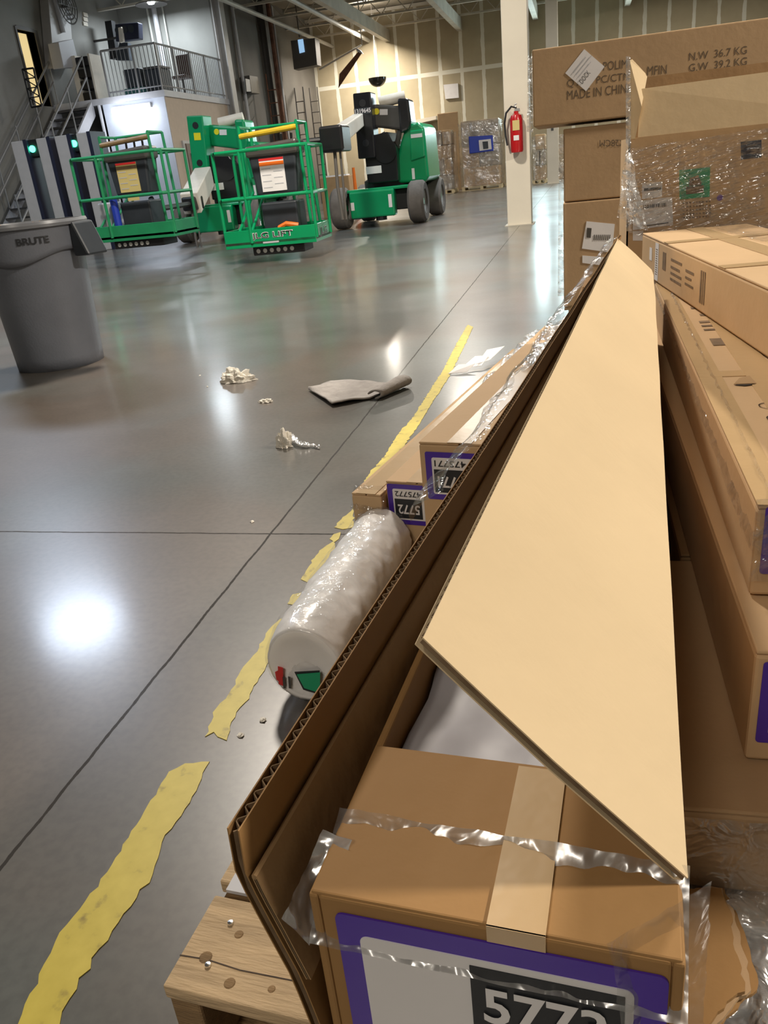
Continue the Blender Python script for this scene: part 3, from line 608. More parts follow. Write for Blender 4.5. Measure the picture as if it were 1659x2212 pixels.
    MB().hexa([j0-s_*hw-u_*hh,j0+s_*hw-u_*hh,j1+s_*hw-u_*hh,j1-s_*hw-u_*hh,j0-s_*hw+u_*hh,j0+s_*hw+u_*hh,j1+s_*hw+u_*hh,j1-s_*hw+u_*hh]).build('jib_boom','creamwhite',t,bevel=.015)
    hb=.15 if colm!='g' else .11
    e_=MB(); e_.box(-hb,hb,-.12,.3,-hb,hb,Matrix.Translation(j1)); e_.build('jib_end_box','blackpaint',t,bevel=.03)
    mb=MB(); mb.tube([j1+Vector((0,0,-.1)),j1+Vector((.0,-.05,-.55)),j1+Vector((.02,-.05,-.95))],.022,8); mb.tube([j1+Vector((.07,0,-.1)),j1+Vector((.07,-.05,-.95))],.016,8); mb.build('hydraulic_hose','pipe_dark',t,smooth=True)
    bs=R_@Vector((W_*.5,D_,.5)); MB().tube([bs,Vector((bs.x,bs.y+.12,j1.z)),j1],.04,8).build('basket_mount','black',t,smooth=True)
    return t
b1=aty(190,528,10.2); 
lift((-7.12,14.45,0),'g','w',(b1.x,10.2,b1.z),0.0,dict(w=1.32,hoop=(.37,1.08,1.3),bar='brown_bar',cx=.74,j0=(.42,.1,1.12),j1=(1.42,2.2,.42)),
     'green boom lift on the left with green upright column and yellowish basket label')
b2=aty(489,540,9.35)
lift((-4.08,14.4,0),'b','w',(b2.x,9.35,b2.z),math.radians(2.5),dict(w=1.14,hoop=(.3,1.0,1.32),bar='yellow_bar',cx=.68,j0=(.35,.5,1.75),j1=(1.22,1.1,1.12)),
     'green boom lift on the right, black upright column, lettering on its basket toe board')
# ---------------------------------------------------------------- wrapped pallets at the back
def blob_stack(u0,v0,u1,v1,y,lab,seed,depth=1.0,parts=3):
    A=aty(u0,v0,y); B=aty(u1,v1,y); t=thing('wrapped_pallet_load',lab,'pallet load',((A.x+B.x)/2,y,0),group=None)
    pal=MB()
    for k_ in range(3): 
        x=A.x+(B.x-A.x)*(.04+.46*k_); pal.box(x-.05,x+.05,y,y+depth,.02,.1)
    pal.box(A.x,B.x,y,y+depth,.1,.13); pal.box(A.x,B.x,y,y+depth,0,.02); pal.build('pallet','wood_light',t)
    rnd=random.Random(seed); z=.13; 
    for k_ in range(parts):
        h=(A.z-.13)/parts*rnd.uniform(.85,1.1); 
        if k_==parts-1: h=A.z-z
        n_=2 if k_%2 else 1; xa=A.x+rnd.uniform(.02,.1)
        for m_ in range(n_):
            xb=A.x+(B.x-A.x)*(m_+1)/n_-rnd.uniform(.0,.06)
            bx(xa,xb,y+.05+rnd.uniform(0,.08),y+depth-.1,z,z+h-.02).build('carton','card_tan' if rnd.random()<.5 else 'wrapped',t,bevel=.03); xa=xb+.02
        z+=h
    def fn(a,b):
        an=a*2*PI; ex=(B.x-A.x)/2+.03; ey=depth/2+.03; cx_,cy_=(A.x+B.x)/2,y+depth/2
        c,s=math.cos(an),math.sin(an); k=1/max(abs(c),abs(s)); rr=1+.07*noise.noise(Vector((c*3,s*3,b*6+seed)))
        return Vector((cx_+c*k*ex*rr,cy_+s*k*ey*rr,.12+b*(A.z-.2)))
    MB().grid(fn,64,24).build('stretch_film','film_far',t,smooth='all'); return t,A,B
t,A,B=blob_stack(990,262,1084,398,29.2,'tall film-wrapped pallet of cartons with a blue printed bag',1)
P=[aty(*q,29.12) for q in ((1012,295),(1064,292),(1066,326),(1014,332))]; o=MB().prism(P,(0,.08,0)).build('blue_bag','blue',t,bevel=.02)
P=[aty(*q,29.1) for q in ((1034,303),(1060,300),(1062,322),(1036,326))]; MB().prism(P,(0,.02,0)).build('bag_panel','paper',o)
P=[aty(*q,29.09) for q in ((1042,306),(1054,305),(1055,321),(1044,322))]; MB().prism(P,(0,.02,0)).build('bag_picture','dark_plastic',o)
blob_stack(936,282,980,402,28.2,'untidy film-wrapped load behind the right boom lift',5,parts=4)
blob_stack(1150,290,1180,392,29.5,'film-wrapped load between the two cream pillars',9,parts=3)
blob_stack(1090,262,1104,395,29.9,'narrow wrapped load half hidden by the near pillar',12,parts=3)
tag(bx(-4.95,-4.2,31.3,32.0,0,2.6).build('tall_carton','card',bevel=.02),'tall plain brown carton behind the right boom lift hood','box')
P=[aty(*q,32.3) for q in ((845,270),(942,250),(942,258),(845,280))]; tag(MB().prism(P,(0,.7,0)).build('wall_ledge','pillar_paint'),'pale ledge along the drywall above the right boom lift hood','ledge')
t=thing('orange_cone','tall thin orange marker post behind the right boom lift','marker post',(aty(763,400,17.5).x,17.5,0)); q=aty(763,362,17.5)
MB().tube([(q.x,17.5,0.03),(q.x,17.5,q.z)],.05,10,r1=.03).build('post','orange',t); bx(q.x-.14,q.x+.14,17.36,17.64,0,.03).build('foot','black',t)
t=thing('folding_crate','low dark crate with white papers on it beside the lift wheel','crate',(aty(722,400,19).x,19,0)); q=aty(690,385,19); r_=aty(752,375,19)
bx(q.x,r_.x,19,19.6,0,q.z).build('body','card_dark',t,bevel=.01); bx(q.x+.15,r_.x-.05,19.02,19.3,q.z,q.z+.03).build('papers','paper',t)
# ---------------------------------------------------------------- grey round waste bin
cx0,cy0=-3.02,4.14
t=thing('waste_bin','large round grey plastic waste bin at the left edge','waste bin',(cx0,cy0,0))
def wav(a): return .615+.03*math.cos(3*a+.9)
def body(a,b):
    an=a*2*PI; zz=b*.66; r_=.245+.035*b; return Vector((cx0+r_*math.cos(an),cy0+r_*math.sin(an),zz))
mb=MB(); mb.grid(body,72,10); n0=len(mb.v); mb.v.append(Vector((cx0,cy0,0.0)))
for i in range(72): mb.f.append((i,i+1,n0))
mb.build('body','grey_can',t,smooth='all')
def collar(a,b):
    an=a*2*PI; z0=wav(an); zz=z0+(.79-z0)*b; r_=.293+.014*b; return Vector((cx0+r_*math.cos(an),cy0+r_*math.sin(an),zz))
MB().grid(collar,96,6).build('collar','grey_can',t,smooth='all',solid=.008)
MB().lathe([(.30,.775),(.325,.77),(.33,.785),(.325,.8),(.30,.8),(.295,.785)],(cx0,cy0,0),n=64,closed=True).build('rim','grey_rim',t,smooth=True)
for s_ in (0,PI):
    an=s_-.18; c_=Vector((cx0+.33*math.cos(an),cy0+.33*math.sin(an),0)); d1=Vector((math.cos(an),math.sin(an),0)); d2=Vector((-d1.y,d1.x,0))
    MB().prism([c_-d1*.03+Vector((0,0,.78)),c_+d1*.005+Vector((0,0,.78)),c_+d1*.075+Vector((0,0,.60)),c_-d1*.035+Vector((0,0,.60))],d2*.16).build('grip_handle','dark_plastic',t,bevel=.012)
# curved lettering on the collar
an0=math.atan2(-cy0,-cx0)
cu=bpy.data.curves.new('x','FONT'); cu.body='BRUTE'; cu.offset=.03; to=bpy.data.objects.new('t',cu); me=bpy.data.meshes.new_from_object(to)
xs=[v.co.x for v in me.vertices]; ys=[v.co.y for v in me.vertices]; mb=MB(); wd,hg=.17,.036
for v in me.vertices:
    s_=(v.co.x-min(xs))/(max(xs)-min(xs))*wd-wd/2+.012; zz=.69+(v.co.y-min(ys))/(max(ys)-min(ys))*hg; an=an0+s_/.31; mb.v.append(Vector((cx0+.3085*math.cos(an),cy0+.3085*math.sin(an),zz)))
mb.f=[tuple(p.vertices) for p in me.polygons]; bpy.data.objects.remove(to)
mb.build('maker_lettering','black_print',t)
lit=MB()
for k_ in range(14):
    a=2*PI*k_/14; lit.v+=[]
mb=MB().grid(lambda a,b:Vector((cx0+.27*b*math.cos(a*2*PI),cy0+.27*b*math.sin(a*2*PI),.775+.03*noise.noise(Vector((b*6*math.cos(a*2*PI),b*6*math.sin(a*2*PI),2))))),40,8)
tag(mb.build('rubbish_heap','brown_dirt',smooth=True,solid=.01),'brown dirty rubbish filling the grey waste bin to its rim','rubbish',kind='stuff')
# ---------------------------------------------------------------- floor tape pieces (worn yellow)
def tape_piece(pts,lab,z=.0012):
    P=[at(u,v,.0002) for u,v in pts]; out=[]
    for i,p in enumerate(P):        # ragged outline
        q=P[(i+1)%len(P)]; n_=max(1,int((q-p).length/.012)); d=(q-p); s_=Vector((-d.y,d.x,0)).normalized()
        for k_ in range(n_):
            r_=p+d*k_/n_; out.append(r_+s_*(.007*noise.noise(r_*70) if k_ else 0))
    o=MB().prism(out,(0,0,z)).build('floor_tape','floor_tape'); tag(o,lab,'floor tape',group='yellow floor tape line'); return o
TP=[([(30,2240),(95,2085),(120,2035),(232,1885),(342,1705),(365,1668),(400,1650),(453,1646),(410,1735),(350,1820),(330,1890),(215,2050),(150,2160),(110,2240)],'longest strip of yellow floor tape, at the lower left edge'),
([(443,1592),(468,1530),(500,1490),(520,1450),(560,1400),(580,1362),(605,1338),(635,1332),(634,1350),(600,1400),(575,1440),(540,1500),(500,1560),(490,1600),(470,1592),(462,1582)],'second strip of yellow floor tape, beside the white wrapped roll'),
([(621,1305),(632,1285),(650,1281),(676,1279),(665,1300),(650,1308)],'small short scrap of yellow tape in the gap of the line'),
([(650,1252),(665,1228),(690,1190),(720,1170),(724,1180),(718,1215),(700,1240),(690,1256),(665,1259)],'blotchy yellow tape piece just beyond the small scrap'),
([(722,1140),(740,1118),(758,1105),(765,1090),(762,1140),(740,1144)],'yellow tape piece touching the floor joint crossing'),
([(712,1165),(720,1155),(736,1150),(732,1165),(722,1172)],'tiny yellow tape crumbs near the joint crossing'),
([(831,985),(845,965),(870,930),(905,885),(925,850),(950,820),(960,840),(925,885),(890,930),(872,965),(840,988)],'yellow tape strip between the grey felt and the cartons'),
([(890,912),(905,880),(945,820),(965,775),(1000,720),(1015,700),(1022,706),(1000,745),(965,805),(930,868)],'farthest visible strip of yellow floor tape, thinning towards the pillar')]
for p,l in TP[:6]+[([(770,1065),(800,1020),(831,985),(862,935),(890,905),(925,850),(957,800),(985,745),(1010,702),(1022,706),(1003,748),(968,818),(935,868),(905,918),(872,965),(850,985),(820,1030),(800,1065)],'far strip of yellow tape running past the cartons towards the pillar')]: tape_piece(p,l)
# ---------------------------------------------------------------- litter on the floor
def crumple(name,lab,cat,c,sx,sy,sz,mat,seed,n=16,rot=0,parent=None,amp=.55):
    c=Vector(c); mb=MB()
    def fn(a,b):
        th=a*2*PI; ph=b*PI/2; q=Vector((math.cos(th)*math.cos(ph),math.sin(th)*math.cos(ph),math.sin(ph)))
        k=1+amp*noise.noise(q*2.6+Vector((seed,0,0)))+.22*noise.noise(q*6+Vector((0,seed,0)))
        x,y=q.x*sx*k,q.y*sy*k; return c+Vector((x*math.cos(rot)-y*math.sin(rot),x*math.sin(rot)+y*math.cos(rot),abs(q.z)*sz*k+.001))
    o=mb.grid(fn,n*2,n).build(name,mat,parent,smooth=False)
    if parent is None: tag(o,lab,cat)
    return o
q=at(506,828); crumple('crumpled_paper','larger ball of crumpled white paper on the floor','paper',(q.x,q.y+.04,0),.075,.05,.05,'tissue',3)
q=at(575,869); crumple('crumpled_paper','tiny scrap of white paper on the floor','paper',(q.x,q.y,0),.03,.015,.012,'tissue',8)
q=at(612,970); t0=thing('plastic_scrap','torn curl of clear white plastic on the floor','plastic scrap',q)
crumple('crumpled_end','','',(q.x,q.y+.02,0),.028,.02,.055,'tissue',5,parent=t0)
a,b_=at(612,955),at(690,972); mb=MB().grid(lambda s,tt:Vector(a).lerp(b_,s)+Vector((0,(tt-.5)*.045*(1-s*.7)+.012*math.sin(s*9),.03*(1-s)**1.5+.006+.014*noise.noise(Vector((s*14,tt*4,3))))),40,6); mb.build('curled_strip','film_milky',t0,smooth='all',solid=.0006)
for i,(u,v) in enumerate(((448,836),(432,812),(568,1557),(545,1128),(520,1590))):
    q=at(u,v); crumple('litter_crumb','tiny white crumb lying on the polished concrete floor','litter',q,.006,.006,.004,'tissue',20+i,n=4); bpy.context.scene.collection.objects[-1]['group']='tiny white crumbs on the floor'
# grey felt sheet with one curled end
P=[at(*q) for q in ((668,848),(770,826),(885,835),(885,856),(790,866),(720,878))]
outl=[at(668,845),at(715,826),at(790,826),at(862,836),at(888,846),at(862,858),at(800,864),at(718,880)]
ts=thing('felt_sheet','grey felt cloth lying folded on the floor by the joint','cloth',at(780,852))
def felt(a,b):
    L0=Vector(outl[0]).lerp(outl[7],b); Rr=Vector(outl[3]).lerp(outl[6],b)
    top=[outl[0],outl[1],outl[2],outl[3]]; bot=[outl[0],outl[7],outl[7].lerp(outl[6],.5),outl[6]]
    def pl(L_,s):
        s*=3; i=min(2,int(s)); return Vector(L_[i]).lerp(L_[i+1],s-i)
    p=pl(top,a).lerp(pl(bot,a),b); hgt=.006+.012*(1-a)*(b*(1-b))*4+.01*abs(noise.noise(p*9)); 
    if b>.8: hgt+=.012*(b-.8)/.2*math.sin(a*PI)
    return p+Vector((0,0,hgt))
MB().grid(felt,30,12).build('sheet','felt',ts,smooth='all',solid=.006)
R1=[outl[3]+Vector((0,0,.0)),outl[6]]
def curl(a,b):
    an=-PI/2+b*1.45*PI; base=Vector(outl[3]).lerp(outl[6],a); d=Vector((1,0,0)); r_=.019*(1-.3*a)+.003
    return base+d*(math.cos(an)*r_*1.7+.02)+Vector((0,0,r_+.006+math.sin(an)*r_))
MB().grid(curl,10,20).build('curled_end','felt',ts,smooth='all',solid=.006)
# ---------------------------------------------------------------- cartons
UPV=Vector((0,0,1))
def carton(name,lab,P,yaw,w_,l_,h,mat='card_tan',tape=True,group=None,slits=True,seam='tape'):
    """P near-left bottom corner, yaw turns the long axis from +Y to the right"""
    P=Vector(P); M=Matrix.Translation(P)@Matrix.Rotation(-yaw,4,'Z'); t=thing(name,lab,'carton',P,-yaw,group)
    b_=bx(0,w_,0,l_,0,h-.008,M).build('body',mat,t,bevel=.004)
    bx(.0005,w_/2-.0015,.0005,l_-.0005,h-.008,h-.003,M).build('top_flap',mat,t,bevel=.002)
    bx(w_/2+.0015,w_-.0005,.0005,l_-.0005,h-.008,h-.003,M).build('top_flap',mat,t,bevel=.002)
    if tape: bx(w_/2-.024,w_/2+.024,-.0012,l_+.0012,h-.003,h-.0015,M).build('sealing_tape','tape',t)
    return t,M
def big_label(t,M,w_,h,x0,x1,z0,z1,num,small,flip=False):
    R_=M.to_3x3()@Vector((1,0,0)); O=M@Vector((x0,0,z0)); W_=x1-x0; H_=z1-z0
    if flip: O=M@Vector((x1,0,z1)); R_=-R_; U=-UPV; 
    else: U=UPV
    n=R_.cross(U)
    lb=plate(O,R_,U,0,W_,0,H_,.0005,.0015,rad=.004).build('shipping_label','purple',t); lb['label']='purple bordered shipping label'
    plate(O,R_,U,.011,W_-.013,.011,H_-.0115,.0015,.002,rad=.004).build('white_panel','paper',lb)
    if num: plate(O,R_,U,W_*.43,W_*.885,H_-.063,H_-.0155,.002,.0026).build('number_block','black_print',lb)
    if num: text('label_number',num,O+R_*(W_*.467)+U*(H_-.050)+n*.0028,R_,U,W_*.37,.0235,'paper',lb,bold=.02)
    if small: text('label_number',small,O+R_*(W_*.43)+U*(H_-.082)+n*.0022,R_,U,W_*.44,.013,'black_print',lb,bold=.01)
    return lb
def boxwrite(t,lines,mat,body):
    pass
# -- pallet under the near cartons
pc=Vector((-.403,.456,0)); 
pa=math.radians(4.1); u=Vector((math.sin(pa),math.cos(pa),0)); c=Vector((math.cos(pa),-math.sin(pa),0))
MP=Matrix.Translation((-.403,.456,0))@Matrix.Rotation(-math.radians(4.3),4,'Z')
t=thing('wooden_pallet','rough wooden pallet under the front open carton','pallet',(-.403,.456,0),-math.radians(4.3))
yy=0
for k_,wd in enumerate((.11,.085,.12,.1,.09,.1,.09)):
    o=bx(0-.004*(k_%2),.46,yy,yy+wd,.122,.14,MP).build('deck_board','wood',t,bevel=.002); 
    if k_<4:
        for xx in (.035,.4):
            for dy in (.03,wd-.03): MB().lathe([(.0,.1405),(.0035,.1405),(.003,.1425),(0,.143)],MP@Vector((xx+.012*(k_%2),yy+dy,0)),n=10).build('nail_head','nail',o)
    if k_==0:
        g=MB(); cr=[(.0,.034),(.03,.036),(.07,.033),(.13,.035),(.2,.034)]
        for a_,b_ in zip(cr,cr[1:]): g.box(0,(Vector((b_[0]-a_[0],b_[1]-a_[1],0))).length,-.0006,.0006,.14,.1405,MP@Matrix.Translation((a_[0],a_[1],0))@Matrix.Rotation(math.atan2(b_[1]-a_[1],b_[0]-a_[0]),4,'Z'))
        g.build('board_crack','stain',o)
        for kx,ky,kr in ((.028,.038,.007),(.066,.018,.006),(.11,.022,.004),(.05,.07,.005),(.09,.075,.004)):
            MB().lathe([(0,.14),(kr,.14),(kr*.8,.1406),(0,.1407)],MP@Vector((kx,ky,0)),n=14).build('wood_knot','wood_dark',o)
    yy+=wd+.018+.014*(k_%3)
for x_ in (0.0,.21,.42): bx(x_,x_+.035,.004,.86,.018,.122,MP).build('stringer','wood_dark',t,bevel=.003)
for y_ in (0,.4,.77): bx(0,.46,y_,y_+.09,0,.018,MP).build('bottom_board','wood_dark',t,bevel=.002)
tag(bx(.012,.06,.115,.15,.1405,.145,MP).build('tape_scrap','tarp_grey'),'grey scrap of tape stuck on the pallet edge','tape')
# -- support carton beneath the front open carton
L0=at(665,1930,.56); W5=.163; LEN=1.93
S0=L0+u*.26; 
carton('long_carton','plain long brown carton directly beneath the front open carton',(S0.x,S0.y,.145),pa,.095,1.3,.18,'card_dark')
# -- the front open carton
t=thing('open_carton','long open brown carton at the front with a purple 5773 label','carton',(L0.x,L0.y,.33),-pa)
M5=Matrix.Translation((L0.x,L0.y,.33))@Matrix.Rotation(-pa,4,'Z'); H5=.23
th=.005
bd=MB(); bd.box(0,th,0,LEN,0,H5,M5); bd.box(W5-th,W5,0,LEN,0,H5,M5); bd.box(th,W5-th,0,th,0,H5,M5); bd.box(th,W5-th,LEN-th,LEN,0,H5,M5); bd.box(th,W5-th,th,LEN-th,0,th,M5)
bd.build('body','card_brown',t,bevel=.0015)
yb=at(840,1615,.56); fb=(yb-L0).dot(u)
bx(.001,W5-.001,.001,fb,H5-.004,H5+.001,M5).build('end_flap','card_brown',t,bevel=.001)
bx(.001,W5-.001,LEN-.16,LEN-.001,H5-.004,H5+.001,M5).build('end_flap','card_brown',t,bevel=.001)
tp=bx(.083,.108,-.001,fb-.004,H5+.0015,H5+.0025,M5).build('sealing_tape','tape',t); bx(.083,.108,-.0012,-.0003,H5-.007,H5+.0025,M5).build('sealing_tape','tape',t)
big_label(t,M5,W5,H5,.0125,.157,H5-.112,H5-.0075,'5773','475773',False)
# clear film over the taped end
filmsheet('loose_film',M5@Vector((-.002,-.004,H5-.028)),M5@Vector((W5+.002,-.004,H5-.03)),M5@Vector((-.002,.05,H5+.004)),M5@Vector((W5+.003,.045,H5+.006)),'film_haze',t,amp=.0028,fr=45,nu=90,nv=24,seed=3)
filmsheet('loose_film',M5@Vector((W5+.001,-.006,H5-.2)),M5@Vector((W5+.012,-.012,H5-.2)),M5@Vector((W5-.03,-.006,H5+.012)),M5@Vector((W5+.01,.03,H5+.014)),'film',t,amp=.004,fr=60,nu=16,nv=60,seed=5)
filmsheet('loose_film',M5@Vector((-.012,-.006,H5-.012)),M5@Vector((-.002,-.004,H5-.03)),M5@Vector((-.006,.035,H5+.003)),M5@Vector((.012,.03,H5+.004)),'film_milky',t,amp=.003,fr=70,nu=12,nv=16,seed=6)
# corrugated board from a ruled surface: liners + dark fluted core
def board(name,prof0,prof1,thick,parent,mat,nseg,lab=None,wig=0.0,fl=.0085,ragged=0):
    """prof0/prof1: cross-section polylines at the near and far end"""
    import bisect
    prof0=[Vector(p) for p in prof0]; prof1=[Vector(p) for p in prof1]; m=len(prof0)
    def pp(pr,b):
        ls=[0]
        for i in range(m-1): ls.append(ls[-1]+(prof0[i+1]-prof0[i]).length)
        s=b*ls[-1]; i=min(m-2,bisect.bisect_right(ls,s)-1); return pr[i].lerp(pr[i+1],(s-ls[i])/(ls[i+1]-ls[i]))
    def S(a,b):
        p=pp(prof0,b).lerp(pp(prof1,b),a); 
        return p+Vector((wig*noise.noise(Vector((a*7,b*2,1))),0,wig*b*noise.noise(Vector((a*5,b,4)))))
    def Nn(a,b):
        e=.01; a0,a1=max(0,a-e),min(1,a+e); b0,b1=max(0,b-e),min(1,b+e)
        return (S(a1,b)-S(a0,b)).cross(S(a,b1)-S(a,b0)).normalized()
    nb=max(4,(m-1)*4)
    for side in (1,-1):
        lt=.0007
        def f1(a,b,s_=side,o_=0):
            a2=a
            if ragged: a2=a
            return S(a2,b)+Nn(a,b)*s_*(thick/2-lt*o_)
        g=MB(); k0=MB().grid(lambda a,b:f1(a,b,side,0),nseg,nb); k1=MB().grid(lambda a,b:f1(a,b,side,1),nseg,nb)
        n_=len(k0.v); g.v=k0.v+k1.v; g.f=k0.f+[tuple(i+n_ for i in f)[::-1] for f in k1.f]
        W1=nseg+1
        bl=[i for i in range(W1)]+[W1*j+nseg for j in range(1,nb+1)]+[W1*nb+i for i in range(nseg-1,-1,-1)]+[W1*j for j in range(nb-1,0,-1)]
        for i in range(len(bl)): p,q=bl[i],bl[(i+1)%len(bl)]; g.f.append((p,q,q+n_,p+n_))
        g.build('outer_liner' if side==1 else 'inner_liner',mat,parent,smooth=True)
    Lh=(prof1[0]-prof0[0]).length; nf=int(Lh/fl)*6
    nc=(m-1)*3
    MB().grid(lambda a,b:S(a,.004+.992*b)+Nn(a,b)*(thick/2-.0012)*math.sin(a*Lh/fl*2*PI),nf,nc).build('fluted_core','flute',parent,solid=.0006)
Hn=at(1475,1910,.56); Hf=at(1410,590,.56); Fn=atp(905,1385,Hn,u)
Ff_dir=(Fn-Hn).normalized(); Ff=atp(1333,517,Hf,u)
fl0=thing('dummy','','',(0,0,0)); bpy.data.objects.remove(fl0)
# raised side flap, hinged on the right edge (a separate mesh group under the carton)
hm=MB().tube([M5@Vector((W5-.002,.04,H5)),M5@Vector((W5-.002,LEN-.02,H5))],.0032,8); hinge=hm.build('raised_flap','card_pale',t,smooth=True); hinge['label']='pale inner side of the raised long flap'
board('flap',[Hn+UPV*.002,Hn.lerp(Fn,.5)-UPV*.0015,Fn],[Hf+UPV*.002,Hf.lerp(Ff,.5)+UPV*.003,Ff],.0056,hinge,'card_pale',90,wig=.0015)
# contents of the front carton: grey film wrapped foam
Q=[M5@Vector((.012,fb+.01,0)),]
bx(.012,W5-.012,fb+.012,LEN-.18,.02,H5-.045,M5)
tc=filmsheet('foam_wrapped_part',M5@Vector((.008,fb-.03,H5-.035)),M5@Vector((W5-.008,fb-.03,H5-.035)),M5@Vector((.008,LEN-.2,H5-.05)),M5@Vector((W5-.008,LEN-.2,H5-.05)),'foam_grey',None,amp=.006,fr=14,nu=20,nv=120,solid=.02)
tag(tc,'grey foam-wrapped part lying inside the front open carton','packed part')
# -- left standing panel (leaning carton side) with fluted edge
sc_=.548
def ps(P): return CAM+(Vector(P)-CAM)*sc_
Bn=ps(at(690,2235,.14)); prof=[]
for q in ((688,2230),(640,2110),(575,1990),(522,1890),(503,1792)): prof.append(atp(*q,Bn,u))
b0=prof[0]; down=Vector((b0.x+.004,b0.y,.34)); prof=[down]+prof
T1=prof[-1]; Tf=atp(1341,507,T1+u*2.02,u); farlen=2.02
sh=Tf-(T1+u*farlen)
prof1=[p+u*farlen+sh*(.3+.7*(p.z-.34)/(T1.z-.34)) for p in prof]
t=thing('leaning_carton_panel','long bent corrugated panel standing along the left of the front carton','cardboard panel',(b0.x,b0.y,.33),-pa)
ct=MB().tube([prof[0].lerp(prof1[0],.0),prof[0].lerp(prof1[0],1.0)],.003,6).build('bottom_crease','card_dark',t)
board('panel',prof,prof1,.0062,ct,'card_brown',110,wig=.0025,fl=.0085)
# second inner ply showing the folded bands
pi=[p+c*.0065 for p in prof[2:5]]; pi1=[p+c*.0065 for p in prof1[2:5]]
ct2=MB().tube([pi[-1],pi1[-1]],.0016,6).build('inner_ply_crease','card_dark',t)
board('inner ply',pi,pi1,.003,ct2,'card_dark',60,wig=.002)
# bubbly clear film hanging over the outer face of the panel
o1,o2=.18,.98
fa=T1.lerp(prof1[-1],o1); fbp=T1.lerp(prof1[-1],o2)
def fo(a,b):
    p=fa.lerp(fbp,a); k=.008+.030*b+.012*noise.noise(Vector((a*16,b*2,0))); q=p*75
    r_=p-c*k+UPV*(.004-.028*b*b); return r_+(UPV*.7-c*.5)*(.0035*noise.noise(q)+.002*noise.noise(q*2.3))
MB().grid(fo,420,14).build('bubbly_film','film',t,smooth='all')
# crumpled support carton between panel and box is dark
# ---------------------------------------------------------------- white wrapped roll on the floor
dr_=Vector((math.sin(.045),math.cos(.045),0)); ln=.50; sd=Vector((dr_.y,-dr_.x,0))
E0=at(585,1440,.06); base=Vector((E0.x+.078,E0.y-.02,0))
def rollf(gr,ph,f1):
    def fn(a,b):
        an=b*2*PI; a2=max(0,(a-.04)/.96); cap=min(1,a/.04); p=base+dr_*(ln*a2-.012*cap if a<.04 else ln*a2-.012*(1-min(1,a2*8)))
        e=(cap**.8 if a<.04 else 1)*(1-.12*(1-min(1,a2*9))**2); e*=1-.10*a2
        rx,rz=(.078+gr)*e,(.083+gr)*e; q=Vector((a*6+ph,math.cos(an)*1.6,math.sin(an)*1.6)); k=1+(.05*noise.noise(q)+.045*noise.noise(q*Vector((1,1,1))*f1))*min(1,a*12)
        return p+sd*(math.cos(an)*rx*k)+UPV*(.087+gr+math.sin(an)*rz*k)
    return fn
t=thing('wrapped_roll','white plastic-wrapped roll lying on the floor beside the front pallet','wrapped roll',base)
MB().grid(rollf(0,0,3.1),110,48).build('roll_body','white_film',t,smooth='all')
MB().grid(rollf(.004,5,4),120,56).build('clear_wrap','film_thin',t,smooth='all')
# printed marks on the near end of the roll
def roll_decal(px,mat,name,off=.012):
    n_=ray(*px[0]).normalized(); P=[]
    P=[atp(x_,y_,base-dr_*.014,dr_) for x_,y_ in px]
    return MB().prism([p-dr_*(off-.012) for p in P],dr_*.0015).build(name,mat,t)
roll_decal([(600,1440),(611,1443),(612,1482),(602,1478)],'redlabel','red_print'); roll_decal([(594,1452),(600,1449),(602,1472),(597,1468)],'redlabel','red_print')
roll_decal([(636,1452),(690,1449),(690,1500),(655,1490)],'black_print','black_frame'); roll_decal([(642,1456),(692,1452),(692,1496),(658,1485)],'green_sticker','green_print',.014)
for k_ in range(2):
    for j_ in range(1):
        roll_decal([(610+12*k_,1462+48*j_),(615+12*k_,1463+48*j_),(617+12*k_,1463+48*j_+(24 if j_==0 else 12)),(612+12*k_,1463+48*j_+(24 if j_==0 else 12))],'darkgrey','small_print')
# ---------------------------------------------------------------- cartons beyond the roll, with purple labels
ya=math.radians(10.3)
q=at(758,1062,.2); c1,M1=carton('long_carton','leftmost long brown carton on the floor beside the yellow tape',(q.x,q.y,0),ya,.074,1.45,.2,'card_tan')
filmsheet('film_collar',M1@Vector((-.004,-.006,.16)),M1@Vector((.076,-.006,.16)),M1@Vector((-.004,.03,.206)),M1@Vector((.076,.03,.206)),'film',c1,amp=.004,fr=50,nu=50,nv=14,seed=11)
q=at(832,1036,.225); q=Vector((q.x,q.y,0)); c2,M2=carton('long_carton','long carton with upside down 5772 label beyond the white roll',(q.x,q.y,0.0),ya,.152,1.3,.225,'card_tan')
big_label(c2,M2,.152,.225,.003,.147,.118,.216,'5772','475772',True)
q=at(903,951,.385); c3,M3=carton('long_carton','tallest long carton with upside down label ending in 71',(q.x,q.y,0),ya,.165,1.1,.385,'card_tan')
big_label(c3,M3,.165,.385,.012,.156,.265,.363,'5771','475771',True)
a=at(1110,745,.3); filmsheet('film_bag',M3@Vector((-.06,.55,.33)),M3@Vector((.13,.52,.41)),M3@Vector((-.04,1.08,.36)),M3@Vector((.13,1.08,.42)),'film_milky',c3,amp=.02,fr=14,nu=40,nv=40,seed=2)
# zig-zag folded white sheets
P=[(970,806),(985,790),(1006,790),(1028,772),(1048,774),(1064,756),(1082,752)]
q0=at(975,808); t=thing('paper_sheets','concertina of folded white paper sheets on the floor past the cartons','paper',q0)
rows=[((968,808),(1008,804),(1026,786),(990,788)),((996,796),(1040,790),(1056,768),(1026,770)),((1030,786),(1058,778),(1090,748),(1052,756))]
for i,r_ in enumerate(rows):
    P=[at(*r_[0],.004+.01*i),at(*r_[1],.004+.01*i),at(*r_[2],.03+.01*i),at(*r_[3],.03+.01*i)]; MB().prism(P,(0,0,.0015)).build('sheet','paper',t)
